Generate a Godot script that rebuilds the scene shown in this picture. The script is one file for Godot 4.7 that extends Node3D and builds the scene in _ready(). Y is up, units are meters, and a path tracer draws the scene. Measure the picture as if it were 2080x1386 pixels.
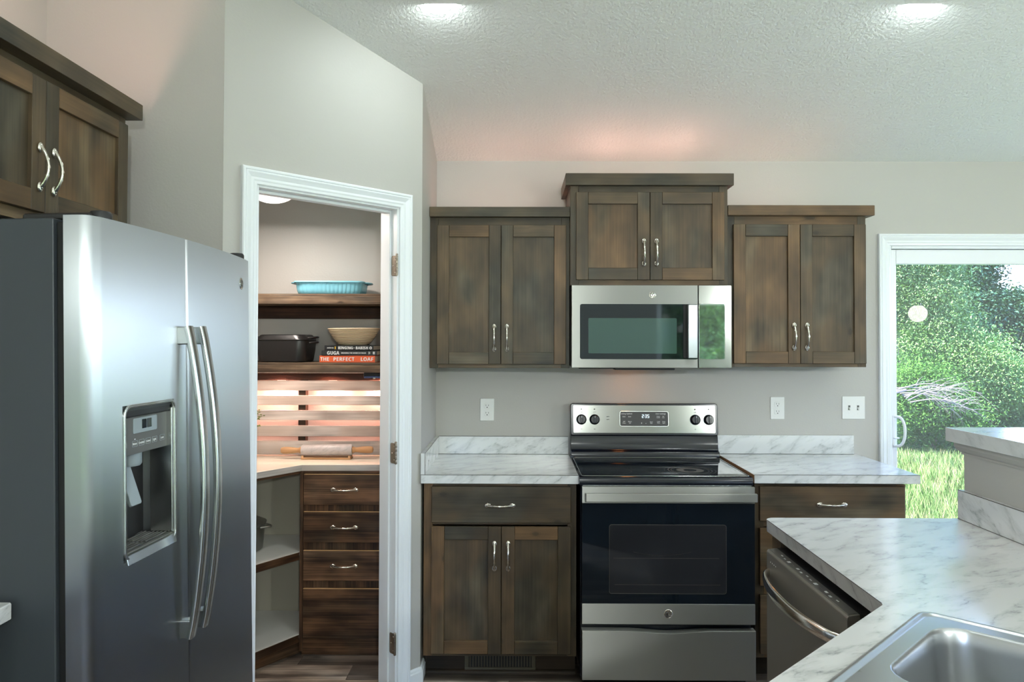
extends Node3D
# A kitchen with a corner pantry, a range wall and a peninsula. V(x, y, d): d is the distance in metres towards the range wall (-z).

const ROOM_L := -1.70
const ROOM_R := 5.0
const BACK := 3.965
const FRONT := -3.6

var rng := RandomNumberGenerator.new()
var M := {}
var taken := {}
var pull_mesh: ArrayMesh
var cup_mesh: ArrayMesh


class Shape:
	var v := PackedVector3Array()
	var n := PackedVector3Array()
	var t := PackedVector2Array()
	var off := Vector2.ZERO
	var grain := 1

	func _init(g := 1, o := Vector2.ZERO) -> void:
		grain = g
		off = o

	func uv(p: Vector3, ax: int) -> Vector2:
		if grain == ax:
			return Vector2(p[(ax + 1) % 3], p[(ax + 2) % 3]) + off
		return Vector2(p[3 - ax - grain], p[grain]) + off

	func tri(a: Vector3, b: Vector3, c: Vector3, na: Vector3, nb: Vector3, nc: Vector3) -> void:
		var s := na + nb + nc
		var cr := (b - a).cross(c - a)
		if cr.length_squared() < 1e-18:
			return
		var q := s.abs()
		var ax := 0
		if q.y >= q.x and q.y >= q.z:
			ax = 1
		elif q.z >= q.x:
			ax = 2
		var flip := cr.dot(s) > 0.0
		v.append(a); n.append(na); t.append(uv(a, ax))
		if flip:
			v.append(c); n.append(nc); t.append(uv(c, ax))
			v.append(b); n.append(nb); t.append(uv(b, ax))
		else:
			v.append(b); n.append(nb); t.append(uv(b, ax))
			v.append(c); n.append(nc); t.append(uv(c, ax))

	func quad(a: Vector3, b: Vector3, c: Vector3, d: Vector3, na: Vector3, nb: Vector3, nc: Vector3, nd: Vector3) -> void:
		tri(a, b, c, na, nb, nc)
		tri(a, c, d, na, nc, nd)

	func flat(a: Vector3, b: Vector3, c: Vector3, d: Vector3, nn: Vector3) -> void:
		quad(a, b, c, d, nn, nn, nn, nn)

	# a box with softened edges between two opposite corners
	func box(p: Vector3, q: Vector3, b := 0.0015) -> Shape:
		var lo := Vector3(minf(p.x, q.x), minf(p.y, q.y), minf(p.z, q.z))
		var hi := Vector3(maxf(p.x, q.x), maxf(p.y, q.y), maxf(p.z, q.z))
		var size := hi - lo
		b = minf(b, 0.45 * minf(size.x, minf(size.y, size.z)))
		var e := [lo, hi]
		for ax in 3:
			var u := (ax + 1) % 3
			var w := (ax + 2) % 3
			for s in 2:
				var nn := Vector3.ZERO
				nn[ax] = 2.0 * s - 1.0
				var c := []
				for k in [[0, 0], [1, 0], [1, 1], [0, 1]]:
					var x := Vector3.ZERO
					x[ax] = e[s][ax]
					x[u] = e[k[0]][u] + (b if k[0] == 0 else -b)
					x[w] = e[k[1]][w] + (b if k[1] == 0 else -b)
					c.append(x)
				flat(c[0], c[1], c[2], c[3], nn)
		if b <= 0.0:
			return self
		for ax in 3:  # edges along ax
			var u := (ax + 1) % 3
			var w := (ax + 2) % 3
			for su in 2:
				for sw in 2:
					var nu := Vector3.ZERO
					var nw := Vector3.ZERO
					nu[u] = 2.0 * su - 1.0
					nw[w] = 2.0 * sw - 1.0
					var pu := Vector3.ZERO
					var pw := Vector3.ZERO
					pu[u] = e[su][u]
					pu[w] = e[sw][w] - nw[w] * b
					pw[u] = e[su][u] - nu[u] * b
					pw[w] = e[sw][w]
					var a0 := pu; a0[ax] = lo[ax] + b
					var a1 := pu; a1[ax] = hi[ax] - b
					var b0 := pw; b0[ax] = lo[ax] + b
					var b1 := pw; b1[ax] = hi[ax] - b
					quad(a0, a1, b1, b0, nu, nu, nw, nw)
		for sx in 2:
			for sy in 2:
				for sz in 2:
					var k := Vector3(e[sx].x, e[sy].y, e[sz].z)
					var s := Vector3(2.0 * sx - 1.0, 2.0 * sy - 1.0, 2.0 * sz - 1.0)
					var i := k - s * b
					tri(Vector3(k.x, i.y, i.z), Vector3(i.x, k.y, i.z), Vector3(i.x, i.y, k.z), Vector3(s.x, 0, 0), Vector3(0, s.y, 0), Vector3(0, 0, s.z))
		return self

	func lift(p: Vector2, ax: int, h: float) -> Vector3:
		if ax == 1:
			return Vector3(p.x, h, -p.y)
		if ax == 0:
			return Vector3(h, p.y, -p.x)
		return Vector3(p.x, p.y, h)

	# a polygon pulled along an axis: along y it is given as (x, d), along x as (d, y), along z as (x, y)
	func prism(pts: PackedVector2Array, ax: int, lo: float, hi: float, b := 0.0) -> Shape:
		var m := pts.size()
		var area := 0.0
		for i in m:
			area += pts[i].cross(pts[(i + 1) % m])
		var sgn := 1.0 if area > 0.0 else -1.0
		var en: Array[Vector2] = []
		for i in m:
			var d := (pts[(i + 1) % m] - pts[i]).normalized()
			en.append(Vector2(d.y, -d.x) * sgn)
		var inner := PackedVector2Array()
		for i in m:
			var a := en[(i + m - 1) % m]
			var c := en[i]
			var s := (a + c).normalized()
			inner.append(pts[i] - s * b / maxf(0.3, s.dot(c)))
		var o3 := lift(Vector2.ZERO, ax, 0.0)
		var up := (lift(Vector2.ZERO, ax, 1.0) - o3)
		var idx := Geometry2D.triangulate_polygon(inner)
		for k in range(0, idx.size(), 3):
			for s in 2:
				var h := hi if s == 1 else lo
				var nn := up * (2.0 * s - 1.0)
				tri(lift(inner[idx[k]], ax, h), lift(inner[idx[k + 1]], ax, h), lift(inner[idx[k + 2]], ax, h), nn, nn, nn)
		for i in m:
			var j := (i + 1) % m
			var na := en[i]
			var nb := en[i]
			if en[(i + m - 1) % m].dot(en[i]) > 0.75:
				na = (en[(i + m - 1) % m] + en[i]).normalized()
			if en[j].dot(en[i]) > 0.75:
				nb = (en[j] + en[i]).normalized()
			var n3a := (lift(na, ax, 0.0) - o3)
			var n3b := (lift(nb, ax, 0.0) - o3)
			quad(lift(pts[i], ax, lo + b), lift(pts[j], ax, lo + b), lift(pts[j], ax, hi - b), lift(pts[i], ax, hi - b), n3a, n3b, n3b, n3a)
			if b > 0.0:
				quad(lift(pts[i], ax, hi - b), lift(pts[j], ax, hi - b), lift(inner[j], ax, hi), lift(inner[i], ax, hi), n3a, n3b, up, up)
				quad(lift(pts[i], ax, lo + b), lift(pts[j], ax, lo + b), lift(inner[j], ax, lo), lift(inner[i], ax, lo), n3a, n3b, -up, -up)
		return self

	# rows of points joined by quads; normals are smooth where the rows bend softly
	func strips(rows: Array, outward: Callable, close := false) -> Shape:
		var cols: int = rows[0].size()
		var count := cols if close else cols - 1
		for r in rows.size() - 1:
			for c in count:
				var c2 := (c + 1) % cols
				var a: Vector3 = rows[r][c]
				var b: Vector3 = rows[r][c2]
				var d: Vector3 = rows[r + 1][c2]
				var e: Vector3 = rows[r + 1][c]
				var na: Vector3 = outward.call(r, c)
				var nb: Vector3 = outward.call(r, c2)
				var nd: Vector3 = outward.call(r + 1, c2)
				var ne: Vector3 = outward.call(r + 1, c)
				quad(a, b, d, e, na, nb, nd, ne)
		return self

	# (radius, height) points turned about an axis
	func lathe(prof: Array, at: Vector3, axis := Vector3.UP, segs := 24) -> Shape:
		var side := axis.cross(Vector3(0.31, 0.2, 0.93)).normalized()
		var other := axis.cross(side)
		for k in prof.size() - 1:
			var p: Vector2 = prof[k]
			var q: Vector2 = prof[k + 1]
			var d := (q - p).normalized()
			var nn := Vector2(d.y, -d.x)
			var np := nn
			var nq := nn
			if k > 0:
				var e: Vector2 = (p - prof[k - 1]).normalized()
				var ne := Vector2(e.y, -e.x)
				if ne.dot(nn) > 0.7:
					np = (ne + nn).normalized()
			if k + 2 < prof.size():
				var e: Vector2 = (prof[k + 2] - q).normalized()
				var ne := Vector2(e.y, -e.x)
				if ne.dot(nn) > 0.7:
					nq = (ne + nn).normalized()
			for i in segs:
				var r0 := side * cos(TAU * i / segs) + other * sin(TAU * i / segs)
				var r1 := side * cos(TAU * (i + 1) / segs) + other * sin(TAU * (i + 1) / segs)
				quad(at + r0 * p.x + axis * p.y, at + r1 * p.x + axis * p.y, at + r1 * q.x + axis * q.y, at + r0 * q.x + axis * q.y, r0 * np.x + axis * np.y, r1 * np.x + axis * np.y, r1 * nq.x + axis * nq.y, r0 * nq.x + axis * nq.y)
		return self

	# a section moved along a path; scales widen or narrow it
	func sweep(path: Array, section: PackedVector2Array, up: Vector3, scales := [], closed := false) -> Shape:
		var m := section.size()
		var en: Array[Vector2] = []
		for i in m:
			var d := (section[(i + 1) % m] - section[i]).normalized()
			en.append(Vector2(d.y, -d.x))
		var rings := []
		var nrm := []
		var count := path.size()
		for k in count:
			var a: Vector3 = path[(k + count - 1) % count] if closed or k > 0 else path[k]
			var b: Vector3 = path[(k + 1) % count] if closed or k < count - 1 else path[k]
			var tg := (b - a).normalized()
			var sd := tg.cross(up).normalized()
			var up2 := sd.cross(tg)
			var sc := Vector2.ONE
			if scales.size() > k:
				sc = scales[k] if scales[k] is Vector2 else Vector2(scales[k], scales[k])
			var ring := []
			for i in m:
				ring.append(path[k] + sd * section[i].x * sc.x + up2 * section[i].y * sc.y)
			rings.append(ring)
			nrm.append([sd, up2])
		var last := count if closed else count - 1
		for k in last:
			var k2 := (k + 1) % count
			for i in m:
				var j := (i + 1) % m
				var na := en[i]
				var nb := en[i]
				if en[(i + m - 1) % m].dot(en[i]) > 0.6:
					na = (en[(i + m - 1) % m] + en[i]).normalized()
				if en[j].dot(en[i]) > 0.6:
					nb = (en[j] + en[i]).normalized()
				quad(rings[k][i], rings[k][j], rings[k2][j], rings[k2][i], nrm[k][0] * na.x + nrm[k][1] * na.y, nrm[k][0] * nb.x + nrm[k][1] * nb.y, nrm[k2][0] * nb.x + nrm[k2][1] * nb.y, nrm[k2][0] * na.x + nrm[k2][1] * na.y)
		if not closed:
			for e in [0, count - 1]:
				var to: Vector3 = (path[0] - path[1]).normalized() if e == 0 else (path[count - 1] - path[count - 2]).normalized()
				var mid := Vector3.ZERO
				for i in m:
					mid += rings[e][i] / m
				for i in m:
					tri(mid, rings[e][i], rings[e][(i + 1) % m], to, to, to)
		return self

	func ball(at: Vector3, r: Vector3, segs := 14) -> Shape:
		var rows := segs / 2
		for i in rows:
			for j in segs:
				var p := []
				for k in [[i, j], [i, j + 1], [i + 1, j + 1], [i + 1, j]]:
					var th: float = PI * k[0] / rows
					var ph: float = TAU * k[1] / segs
					p.append(Vector3(sin(th) * cos(ph), cos(th), sin(th) * sin(ph)))
				quad(at + p[0] * r, at + p[1] * r, at + p[2] * r, at + p[3] * r, (p[0] / r).normalized(), (p[1] / r).normalized(), (p[2] / r).normalized(), (p[3] / r).normalized())
		return self

	func mesh(shift := Vector3.ZERO) -> ArrayMesh:
		var arr := []
		arr.resize(Mesh.ARRAY_MAX)
		var moved := v.duplicate()
		if shift != Vector3.ZERO:
			for i in moved.size():
				moved[i] -= shift
		var nn := n.duplicate()
		for i in nn.size():
			nn[i] = nn[i].normalized()
		arr[Mesh.ARRAY_VERTEX] = moved
		arr[Mesh.ARRAY_NORMAL] = nn
		arr[Mesh.ARRAY_TEX_UV] = t
		var am := ArrayMesh.new()
		am.add_surface_from_arrays(Mesh.PRIMITIVE_TRIANGLES, arr)
		return am


func V(x: float, y: float, d: float) -> Vector3:
	return Vector3(x, y, -d)


func S(g := 1) -> Shape:
	return Shape.new(g, Vector2(rng.randf(), rng.randf()) * 3.0)


func bx(x0: float, x1: float, y0: float, y1: float, d0: float, d1: float, b := 0.0015, g := 1) -> Shape:
	return S(g).box(V(x0, y0, d0), V(x1, y1, d1), b)


func rr(x0: float, y0: float, x1: float, y1: float, r: float, seg := 5) -> PackedVector2Array:
	var out := PackedVector2Array()
	for k in 4:
		var c := Vector2(x1 - r if k in [0, 3] else x0 + r, y1 - r if k in [0, 1] else y0 + r)
		for i in seg + 1:
			var a := PI / 2 * (k + float(i) / seg)
			out.append(c + Vector2(cos(a), sin(a)) * r)
	return out


func circle(r: float, seg := 12, ry := -1.0) -> PackedVector2Array:
	var out := PackedVector2Array()
	for i in seg:
		out.append(Vector2(cos(TAU * i / seg) * r, sin(TAU * i / seg) * (r if ry < 0 else ry)))
	return out


func pts(a: Array) -> PackedVector2Array:
	var out := PackedVector2Array()
	for i in range(0, a.size(), 2):
		out.append(Vector2(a[i], a[i + 1]))
	return out


func numbered(called: String) -> String:
	var k: int = taken.get(called, 0)
	taken[called] = k + 1
	return called if k == 0 else "%s_%03d" % [called, k]


func tag(o: Node3D, label: String, category: String, group := "", kind := "") -> Node3D:
	o.set_meta("label", label)
	o.set_meta("category", category)
	if group:
		o.set_meta("group", group)
	if kind:
		o.set_meta("kind", kind)
	return o


func thing(called: String, label: String, category: String, at := Vector3.ZERO, turn := 0.0, group := "", kind := "") -> Node3D:
	var o := Node3D.new()
	o.name = numbered(called)
	o.position = at
	o.rotation.y = turn
	add_child(o)
	return tag(o, label, category, group, kind)


# a mesh under a thing or a part: a thing that is not turned takes its parts in room coordinates, a turned one in its own
func part(called: String, s: Shape, m: Material, parent: Node3D) -> MeshInstance3D:
	var shift := Vector3.ZERO
	var top := parent
	while top != self:
		if top.rotation != Vector3.ZERO:
			shift = Vector3.ZERO
			break
		shift += top.position
		top = top.get_parent()
	return put(called, s.mesh(shift), m, parent)


func put(called: String, mesh: Mesh, m: Material, parent: Node3D, at := Vector3.ZERO) -> MeshInstance3D:
	var o := MeshInstance3D.new()
	o.mesh = mesh
	o.material_override = m
	o.position = at
	var k := 0
	var nm := called
	while parent.has_node(NodePath(nm)):
		k += 1
		nm = "%s_%03d" % [called, k]
	o.name = nm
	parent.add_child(o, true)
	return o


func solo(called: String, s: Shape, m: Material, label: String, category: String, group := "", kind := "", at := Vector3.ZERO) -> MeshInstance3D:
	var o := MeshInstance3D.new()
	o.mesh = s.mesh(at)
	o.position = at
	o.material_override = m
	o.name = numbered(called)
	add_child(o)
	tag(o, label, category, group, kind)
	return o


func mat(color: Color, rough := 0.5, metal := 0.0) -> StandardMaterial3D:
	var m := StandardMaterial3D.new()
	m.albedo_color = color
	m.roughness = rough
	m.metallic = metal
	return m


func write(text: String, height: float, m: Material, parent: Node3D, at: Vector3, turn := Vector3.ZERO, called := "lettering", bold := false, wide := 1.0, align := HORIZONTAL_ALIGNMENT_CENTER) -> MeshInstance3D:
	var tm := TextMesh.new()
	var f := SystemFont.new()
	f.font_names = PackedStringArray(["Droid Sans"])
	if bold:
		f.font_weight = 700
	tm.font = f
	tm.text = text
	tm.font_size = 32
	tm.pixel_size = height / 23.0
	tm.depth = 0.0006
	tm.horizontal_alignment = align
	var o := put(called, tm, m, parent, at)
	o.rotation = turn
	o.scale = Vector3(wide, 1, 1)
	return o


func lamp_omni(parent: Node3D, at: Vector3, color: Color, energy: float, size := 0.03) -> void:
	var l := OmniLight3D.new()
	l.name = "bulb_light"
	l.position = at
	l.light_color = color
	l.light_energy = energy
	l.light_size = size
	l.omni_range = 15.0
	l.omni_attenuation = 2.0
	l.shadow_enabled = true
	parent.add_child(l, true)


func lamp_area(parent: Node3D, at: Vector3, turn: Vector3, size: Vector2, color: Color, energy: float) -> void:
	var l := AreaLight3D.new()
	l.name = "panel_light"
	l.position = at
	l.rotation = turn
	l.area_size = size
	l.light_color = color
	l.light_energy = energy
	l.area_range = 15.0
	l.area_attenuation = 2.0
	l.shadow_enabled = true
	parent.add_child(l, true)


# ---------- surfaces ----------

func noise(w: int, h: int, freq: float, seed_: int, octaves := 4, kind := FastNoiseLite.TYPE_SIMPLEX_SMOOTH, fractal := FastNoiseLite.FRACTAL_FBM, warp := 0.0) -> PackedByteArray:
	var f := FastNoiseLite.new()
	f.noise_type = kind
	f.seed = seed_
	f.frequency = freq
	f.fractal_type = fractal
	f.fractal_octaves = octaves
	if warp > 0.0:
		f.domain_warp_enabled = true
		f.domain_warp_amplitude = warp
		f.domain_warp_frequency = freq * 0.9
	var im := f.get_seamless_image(w, h, false, false, 0.15)
	im.convert(Image.FORMAT_L8)
	return im.get_data()


func stretched(w: int, h: int, sw: int, sh: int, freq: float, seed_: int, octaves := 3) -> PackedByteArray:
	var im := Image.create_from_data(sw, sh, false, Image.FORMAT_L8, noise(sw, sh, freq, seed_, octaves))
	im.resize(w, h, Image.INTERPOLATE_CUBIC)
	return im.get_data()


func gray(data: PackedByteArray, w: int, h: int) -> ImageTexture:
	return ImageTexture.create_from_image(Image.create_from_data(w, h, false, Image.FORMAT_L8, data))


# stained timber: grain along v, broad cloudy patches where the stain took unevenly, a few knots
func wood_texture(w: int, h: int, seed_: int, dark: Color, light: Color, cool: Color, knots: int, streak := 1.0, patch := 1.0) -> ImageTexture:
	var fine := stretched(w, h, w, 24, 0.09, seed_, 4)
	var mid := stretched(w, h, w / 2, 16, 0.03, seed_ + 1, 3)
	var cloud := stretched(w, h, w / 4, h / 8, 0.03, seed_ + 2, 3)
	var tone := stretched(w, h, w / 4, h / 8, 0.018, seed_ + 3, 2)
	var out := PackedByteArray()
	out.resize(w * h * 3)
	var r := RandomNumberGenerator.new()
	r.seed = seed_
	var kn := []
	for k in knots:
		kn.append([r.randf() * w, r.randf() * h, r.randf_range(5.0, 10.0)])
	var c0 := Vector3(dark.r, dark.g, dark.b)
	var c1 := Vector3(light.r, light.g, light.b)
	var c2 := Vector3(cool.r, cool.g, cool.b)
	for y in h:
		for x in w:
			var sx := x
			var shade := 0.0
			for k in kn:
				var dx: float = x - k[0]
				var dy: float = (y - k[1]) * 0.55
				var d2 := dx * dx + dy * dy
				var kr: float = k[2]
				if d2 < kr * kr * 36.0:
					var d := sqrt(d2) + 0.001
					sx += int(dx / d * kr * 1.6 * exp(-d / (kr * 2.2)))
					shade += 0.75 * exp(-d2 / (kr * kr * 0.8)) + 0.10 * exp(-d / (kr * 2.0)) * (1.0 + sin(d * 1.3))
			var i := y * w + posmod(sx, w)
			var j := y * w + x
			var f := (fine[i] - 128) / 255.0 * 0.55 * streak + (mid[i] - 128) / 255.0 * 0.5 * streak + (cloud[j] - 128) / 255.0 * 1.15 * patch + 0.5 - shade
			var c := c0.lerp(c1, clampf(f, 0.0, 1.0))
			c = c.lerp(c2 * (0.55 + 0.75 * clampf(f, 0.0, 1.0)), clampf((tone[j] - 118) / 70.0, 0.0, 1.0) * 0.75)
			out[j * 3] = int(clampf(c.x, 0, 1) * 255.0)
			out[j * 3 + 1] = int(clampf(c.y, 0, 1) * 255.0)
			out[j * 3 + 2] = int(clampf(c.z, 0, 1) * 255.0)
	return ImageTexture.create_from_image(Image.create_from_data(w, h, false, Image.FORMAT_RGB8, out))


# white marble-look laminate with thin slanting grey veins
func marble_texture(w: int, seed_: int, base: Color, vein: Color) -> ImageTexture:
	var a := noise(w, w, 0.0085, seed_, 5, FastNoiseLite.TYPE_SIMPLEX_SMOOTH, FastNoiseLite.FRACTAL_RIDGED, 28.0)
	var b := noise(w, w, 0.019, seed_ + 5, 4, FastNoiseLite.TYPE_SIMPLEX_SMOOTH, FastNoiseLite.FRACTAL_RIDGED, 14.0)
	var c := noise(w, w, 0.007, seed_ + 9, 4)
	var out := PackedByteArray()
	out.resize(w * w * 3)
	for y in w:
		for x in w:
			var u := posmod(x + y, w)
			var k := y * w + u  # sheared, so that veins run on the slant
			var kb := posmod(y * 2 + x / 2, w) * w + u
			var cl := c[k] / 255.0
			var va := pow(a[k] / 255.0, 7.0) * 1.1 * clampf((cl - 0.35) * 3.0, 0.0, 1.0)
			var vb := pow(b[kb] / 255.0, 9.0) * 0.6 * clampf((cl - 0.4) * 3.0, 0.0, 1.0)
			var g := clampf(va * 0.85 + vb, 0.0, 1.0) * 0.8 + 0.16 * clampf((cl - 0.45) * 2.0, 0.0, 1.0)
			var j := (y * w + x) * 3
			out[j] = int(lerpf(base.r, vein.r, g) * 255.0)
			out[j + 1] = int(lerpf(base.g, vein.g, g) * 255.0)
			out[j + 2] = int(lerpf(base.b, vein.b, g) * 255.0)
	return ImageTexture.create_from_image(Image.create_from_data(w, w, false, Image.FORMAT_RGB8, out))


func relief(m: StandardMaterial3D, t: Texture2D, cm: float) -> StandardMaterial3D:
	m.heightmap_enabled = true
	m.heightmap_texture = t
	m.heightmap_scale = cm
	return m


func wooden(t: Texture2D, tint: Color, rough: float, size: Vector2, height: Texture2D = null) -> StandardMaterial3D:
	var m := mat(tint, rough)
	m.albedo_texture = t
	m.uv1_scale = Vector3(1.0 / size.x, 1.0 / size.y, 1.0)
	m.metallic_specular = 0.4
	if height:
		relief(m, height, 0.02)
	return m


func triplanar(m: StandardMaterial3D, size: float) -> StandardMaterial3D:
	m.uv1_triplanar = true
	m.uv1_world_triplanar = true
	m.uv1_scale = Vector3.ONE / size
	return m


func glowing(color: Color, energy: float) -> StandardMaterial3D:
	var m := mat(Color(0.9, 0.9, 0.9), 0.5)
	m.emission_enabled = true
	m.emission = color
	m.emission_energy_multiplier = energy
	return m


func make_materials() -> void:
	var lumps := gray(noise(512, 512, 0.05, 4, 3), 512, 512)
	var knock := gray(noise(512, 512, 0.045, 9, 3, FastNoiseLite.TYPE_SIMPLEX_SMOOTH, FastNoiseLite.FRACTAL_FBM, 20.0), 512, 512)
	M.wall = relief(triplanar(mat(Color(0.705, 0.695, 0.675), 0.55), 0.35), lumps, 0.022)
	M.ceiling = relief(triplanar(mat(Color(0.90, 0.905, 0.895), 0.9), 0.42), knock, 0.30)
	M.trim = mat(Color(0.90, 0.915, 0.93), 0.32)
	M.white_plastic = mat(Color(0.89, 0.89, 0.88), 0.3)
	M.white_paint = mat(Color(0.86, 0.85, 0.83), 0.5)
	M.vinyl = mat(Color(0.90, 0.91, 0.93), 0.28)
	var stain := wood_texture(512, 1024, 21, Color(0.245, 0.208, 0.170), Color(0.430, 0.352, 0.272), Color(0.330, 0.306, 0.268), 5, 0.55, 0.66)
	var grainy := gray(stretched(512, 512, 512, 10, 0.12, 77, 4), 512, 512)
	var k := 0
	for tint in [Color(1.02, 1.01, 0.97), Color(0.94, 0.95, 0.92), Color(1.13, 1.06, 0.95), Color(0.86, 0.88, 0.86)]:
		M["wood%d" % k] = wooden(stain, tint, 0.42, Vector2(0.62, 1.24), grainy)
		k += 1
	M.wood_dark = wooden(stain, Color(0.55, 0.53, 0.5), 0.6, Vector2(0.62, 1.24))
	var brushy := wood_texture(512, 1024, 54, Color(0.19, 0.135, 0.10), Color(0.50, 0.38, 0.29), Color(0.36, 0.30, 0.25), 2, 1.3, 0.7)
	M.pantry_wood = wooden(brushy, Color(1.0, 0.97, 0.94), 0.5, Vector2(0.5, 1.0), grainy)
	M.pantry_wood2 = wooden(brushy, Color(0.86, 0.82, 0.78), 0.5, Vector2(0.5, 1.0), grainy)
	M.worn = mat(Color(0.78, 0.62, 0.44), 0.6)
	M.shelf_wood = wooden(wood_texture(512, 1024, 90, Color(0.24, 0.185, 0.145), Color(0.53, 0.44, 0.35), Color(0.42, 0.37, 0.32), 9, 1.0, 0.6), Color(1, 1, 1), 0.6, Vector2(0.35, 0.9), grainy)
	M.shelf_dark = wooden(brushy, Color(0.6, 0.5, 0.42), 0.6, Vector2(0.5, 1.0), grainy)
	var slat := wood_texture(256, 512, 33, Color(0.66, 0.62, 0.59), Color(0.80, 0.77, 0.745), Color(0.74, 0.73, 0.72), 3, 0.6, 0.8)
	M.slat = wooden(slat, Color(1, 1, 1), 0.6, Vector2(0.4, 1.0), grainy)
	var plank := wood_texture(512, 1024, 61, Color(0.33, 0.295, 0.27), Color(0.70, 0.65, 0.60), Color(0.56, 0.54, 0.52), 5, 1.4, 0.8)
	k = 0
	for tint in [Color(1.1, 1.08, 1.06), Color(0.92, 0.90, 0.885), Color(0.66, 0.645, 0.635), Color(1.0, 0.97, 0.95)]:
		M["plank%d" % k] = wooden(plank, tint, 0.45, Vector2(0.5, 1.3), grainy)
		k += 1
	M.marble = triplanar(mat(Color(1, 1, 1), 0.26), 0.85)
	M.marble.clearcoat_enabled = true
	M.marble.clearcoat = 0.8
	M.marble.clearcoat_roughness = 0.14
	M.marble.albedo_texture = marble_texture(1024, 7, Color(0.86, 0.865, 0.865), Color(0.40, 0.42, 0.42))
	M.seam = mat(Color(0.16, 0.13, 0.11), 0.5)
	M.particle = mat(Color(0.60, 0.46, 0.33), 0.8)
	M.cream_top = mat(Color(0.86, 0.83, 0.77), 0.16)
	# metals
	var along := gray(stretched(512, 512, 512, 4, 0.2, 12, 3), 512, 512)
	var across := gray(stretched(512, 512, 4, 512, 0.2, 13, 3), 512, 512)
	M.steel = mat(Color(0.66, 0.675, 0.685), 0.37, 1.0)  # grain upright
	relief(M.steel, along, 0.0012)
	M.steel.uv1_scale = Vector3(4, 4, 1)
	M.steel.anisotropy_enabled = true
	M.steel.anisotropy = 0.97
	M.steel_flat = mat(Color(0.66, 0.66, 0.645), 0.40, 1.0)
	M.steel_flat.anisotropy_enabled = true
	M.steel_flat.anisotropy = 0.93  # grain level
	relief(M.steel_flat, across, 0.0008)
	M.steel_flat.uv1_scale = Vector3(4, 4, 1)
	M.steel_bright = mat(Color(0.82, 0.83, 0.82), 0.24, 1.0)
	M.steel_polish = mat(Color(0.57, 0.575, 0.56), 0.16, 1.0)
	M.slate = mat(Color(0.58, 0.565, 0.54), 0.42, 0.75)
	M.steel_dark = mat(Color(0.46, 0.45, 0.44), 0.4, 0.6)
	M.sink_steel = mat(Color(0.76, 0.77, 0.78), 0.30, 1.0)
	M.nickel = mat(Color(0.90, 0.88, 0.84), 0.17, 1.0)
	M.hinge = mat(Color(0.60, 0.56, 0.51), 0.36, 1.0)
	M.fridge_side = relief(triplanar(mat(Color(0.215, 0.235, 0.255), 0.42), 0.05), lumps, 0.006)
	M.dark_grey = mat(Color(0.13, 0.13, 0.135), 0.4)
	M.panel_grey = mat(Color(0.36, 0.36, 0.35), 0.3)
	M.cavity = mat(Color(0.20, 0.22, 0.22), 0.35)
	M.pale_grey = mat(Color(0.55, 0.59, 0.60), 0.35)
	M.rubber = mat(Color(0.045, 0.045, 0.05), 0.6)
	M.black_glass = mat(Color(0.075, 0.105, 0.135), 0.035)
	M.black_enamel = mat(Color(0.07, 0.085, 0.12), 0.14)
	M.mirror_glass = mat(Color(0.82, 0.83, 0.82), 0.03, 1.0)
	M.door_mirror = mat(Color(0.24, 0.265, 0.28), 0.03, 0.85)
	M.mesh_glass = mat(Color(0.29, 0.385, 0.365), 0.05, 0.3)
	M.oven_window = mat(Color(0.155, 0.16, 0.175), 0.05)
	M.rack = mat(Color(0.24, 0.225, 0.21), 0.4)
	M.print_grey = mat(Color(0.22, 0.22, 0.225), 0.25)
	M.print_white = mat(Color(0.85, 0.86, 0.86), 0.5)
	M.print_dark = mat(Color(0.12, 0.12, 0.12), 0.5)
	M.residue = mat(Color(0.34, 0.33, 0.325), 0.5)
	M.glass = mat(Color(0.95, 0.98, 0.97, 0.03), 0.0)
	M.glass.transparency = BaseMaterial3D.TRANSPARENCY_ALPHA
	# things in the pantry
	M.teal = mat(Color(0.47, 0.72, 0.79), 0.22)
	M.iron = mat(Color(0.13, 0.125, 0.125), 0.28)
	relief(triplanar(M.iron, 0.05), lumps, 0.02)
	M.rattan = mat(Color(0.86, 0.78, 0.66), 0.6)
	M.orange = mat(Color(0.84, 0.36, 0.19), 0.5)
	M.book_black = mat(Color(0.085, 0.09, 0.10), 0.45)
	M.book_black2 = mat(Color(0.12, 0.13, 0.14), 0.45)
	M.paper = mat(Color(0.82, 0.79, 0.72), 0.8)
	M.yellow = mat(Color(0.9, 0.72, 0.15), 0.5)
	M.stone = triplanar(mat(Color(0.82, 0.80, 0.80), 0.35), 0.25)
	M.stone.albedo_texture = M.marble.albedo_texture
	M.beech = wooden(slat, Color(0.90, 0.73, 0.54), 0.5, Vector2(0.2, 0.5))
	M.aluminium = mat(Color(0.62, 0.62, 0.60), 0.34, 1.0)
	M.led_body = mat(Color(0.30, 0.32, 0.45), 0.25, 0.6)
	M.herb = mat(Color(0.32, 0.42, 0.12), 0.6)
	M.clay = mat(Color(0.8, 0.79, 0.76), 0.5)
	M.back_panel = mat(Color(0.66, 0.64, 0.58), 0.6)
	# lamps
	M.lamp_white = glowing(Color(1.0, 0.98, 0.95), 3.0)
	M.lamp_dome = glowing(Color(1.0, 0.97, 0.93), 1.8)
	M.lamp_globe = glowing(Color(1.0, 0.98, 0.95), 9.0)
	M.lamp_pink = glowing(Color(1.0, 0.72, 0.64), 2.5)
	M.lamp_warm = glowing(Color(1.0, 0.83, 0.72), 2.0)
	M.lamp_amber = glowing(Color(1.0, 0.62, 0.28), 6.0)
	M.digit = glowing(Color(0.80, 0.93, 1.0), 1.3)
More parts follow.
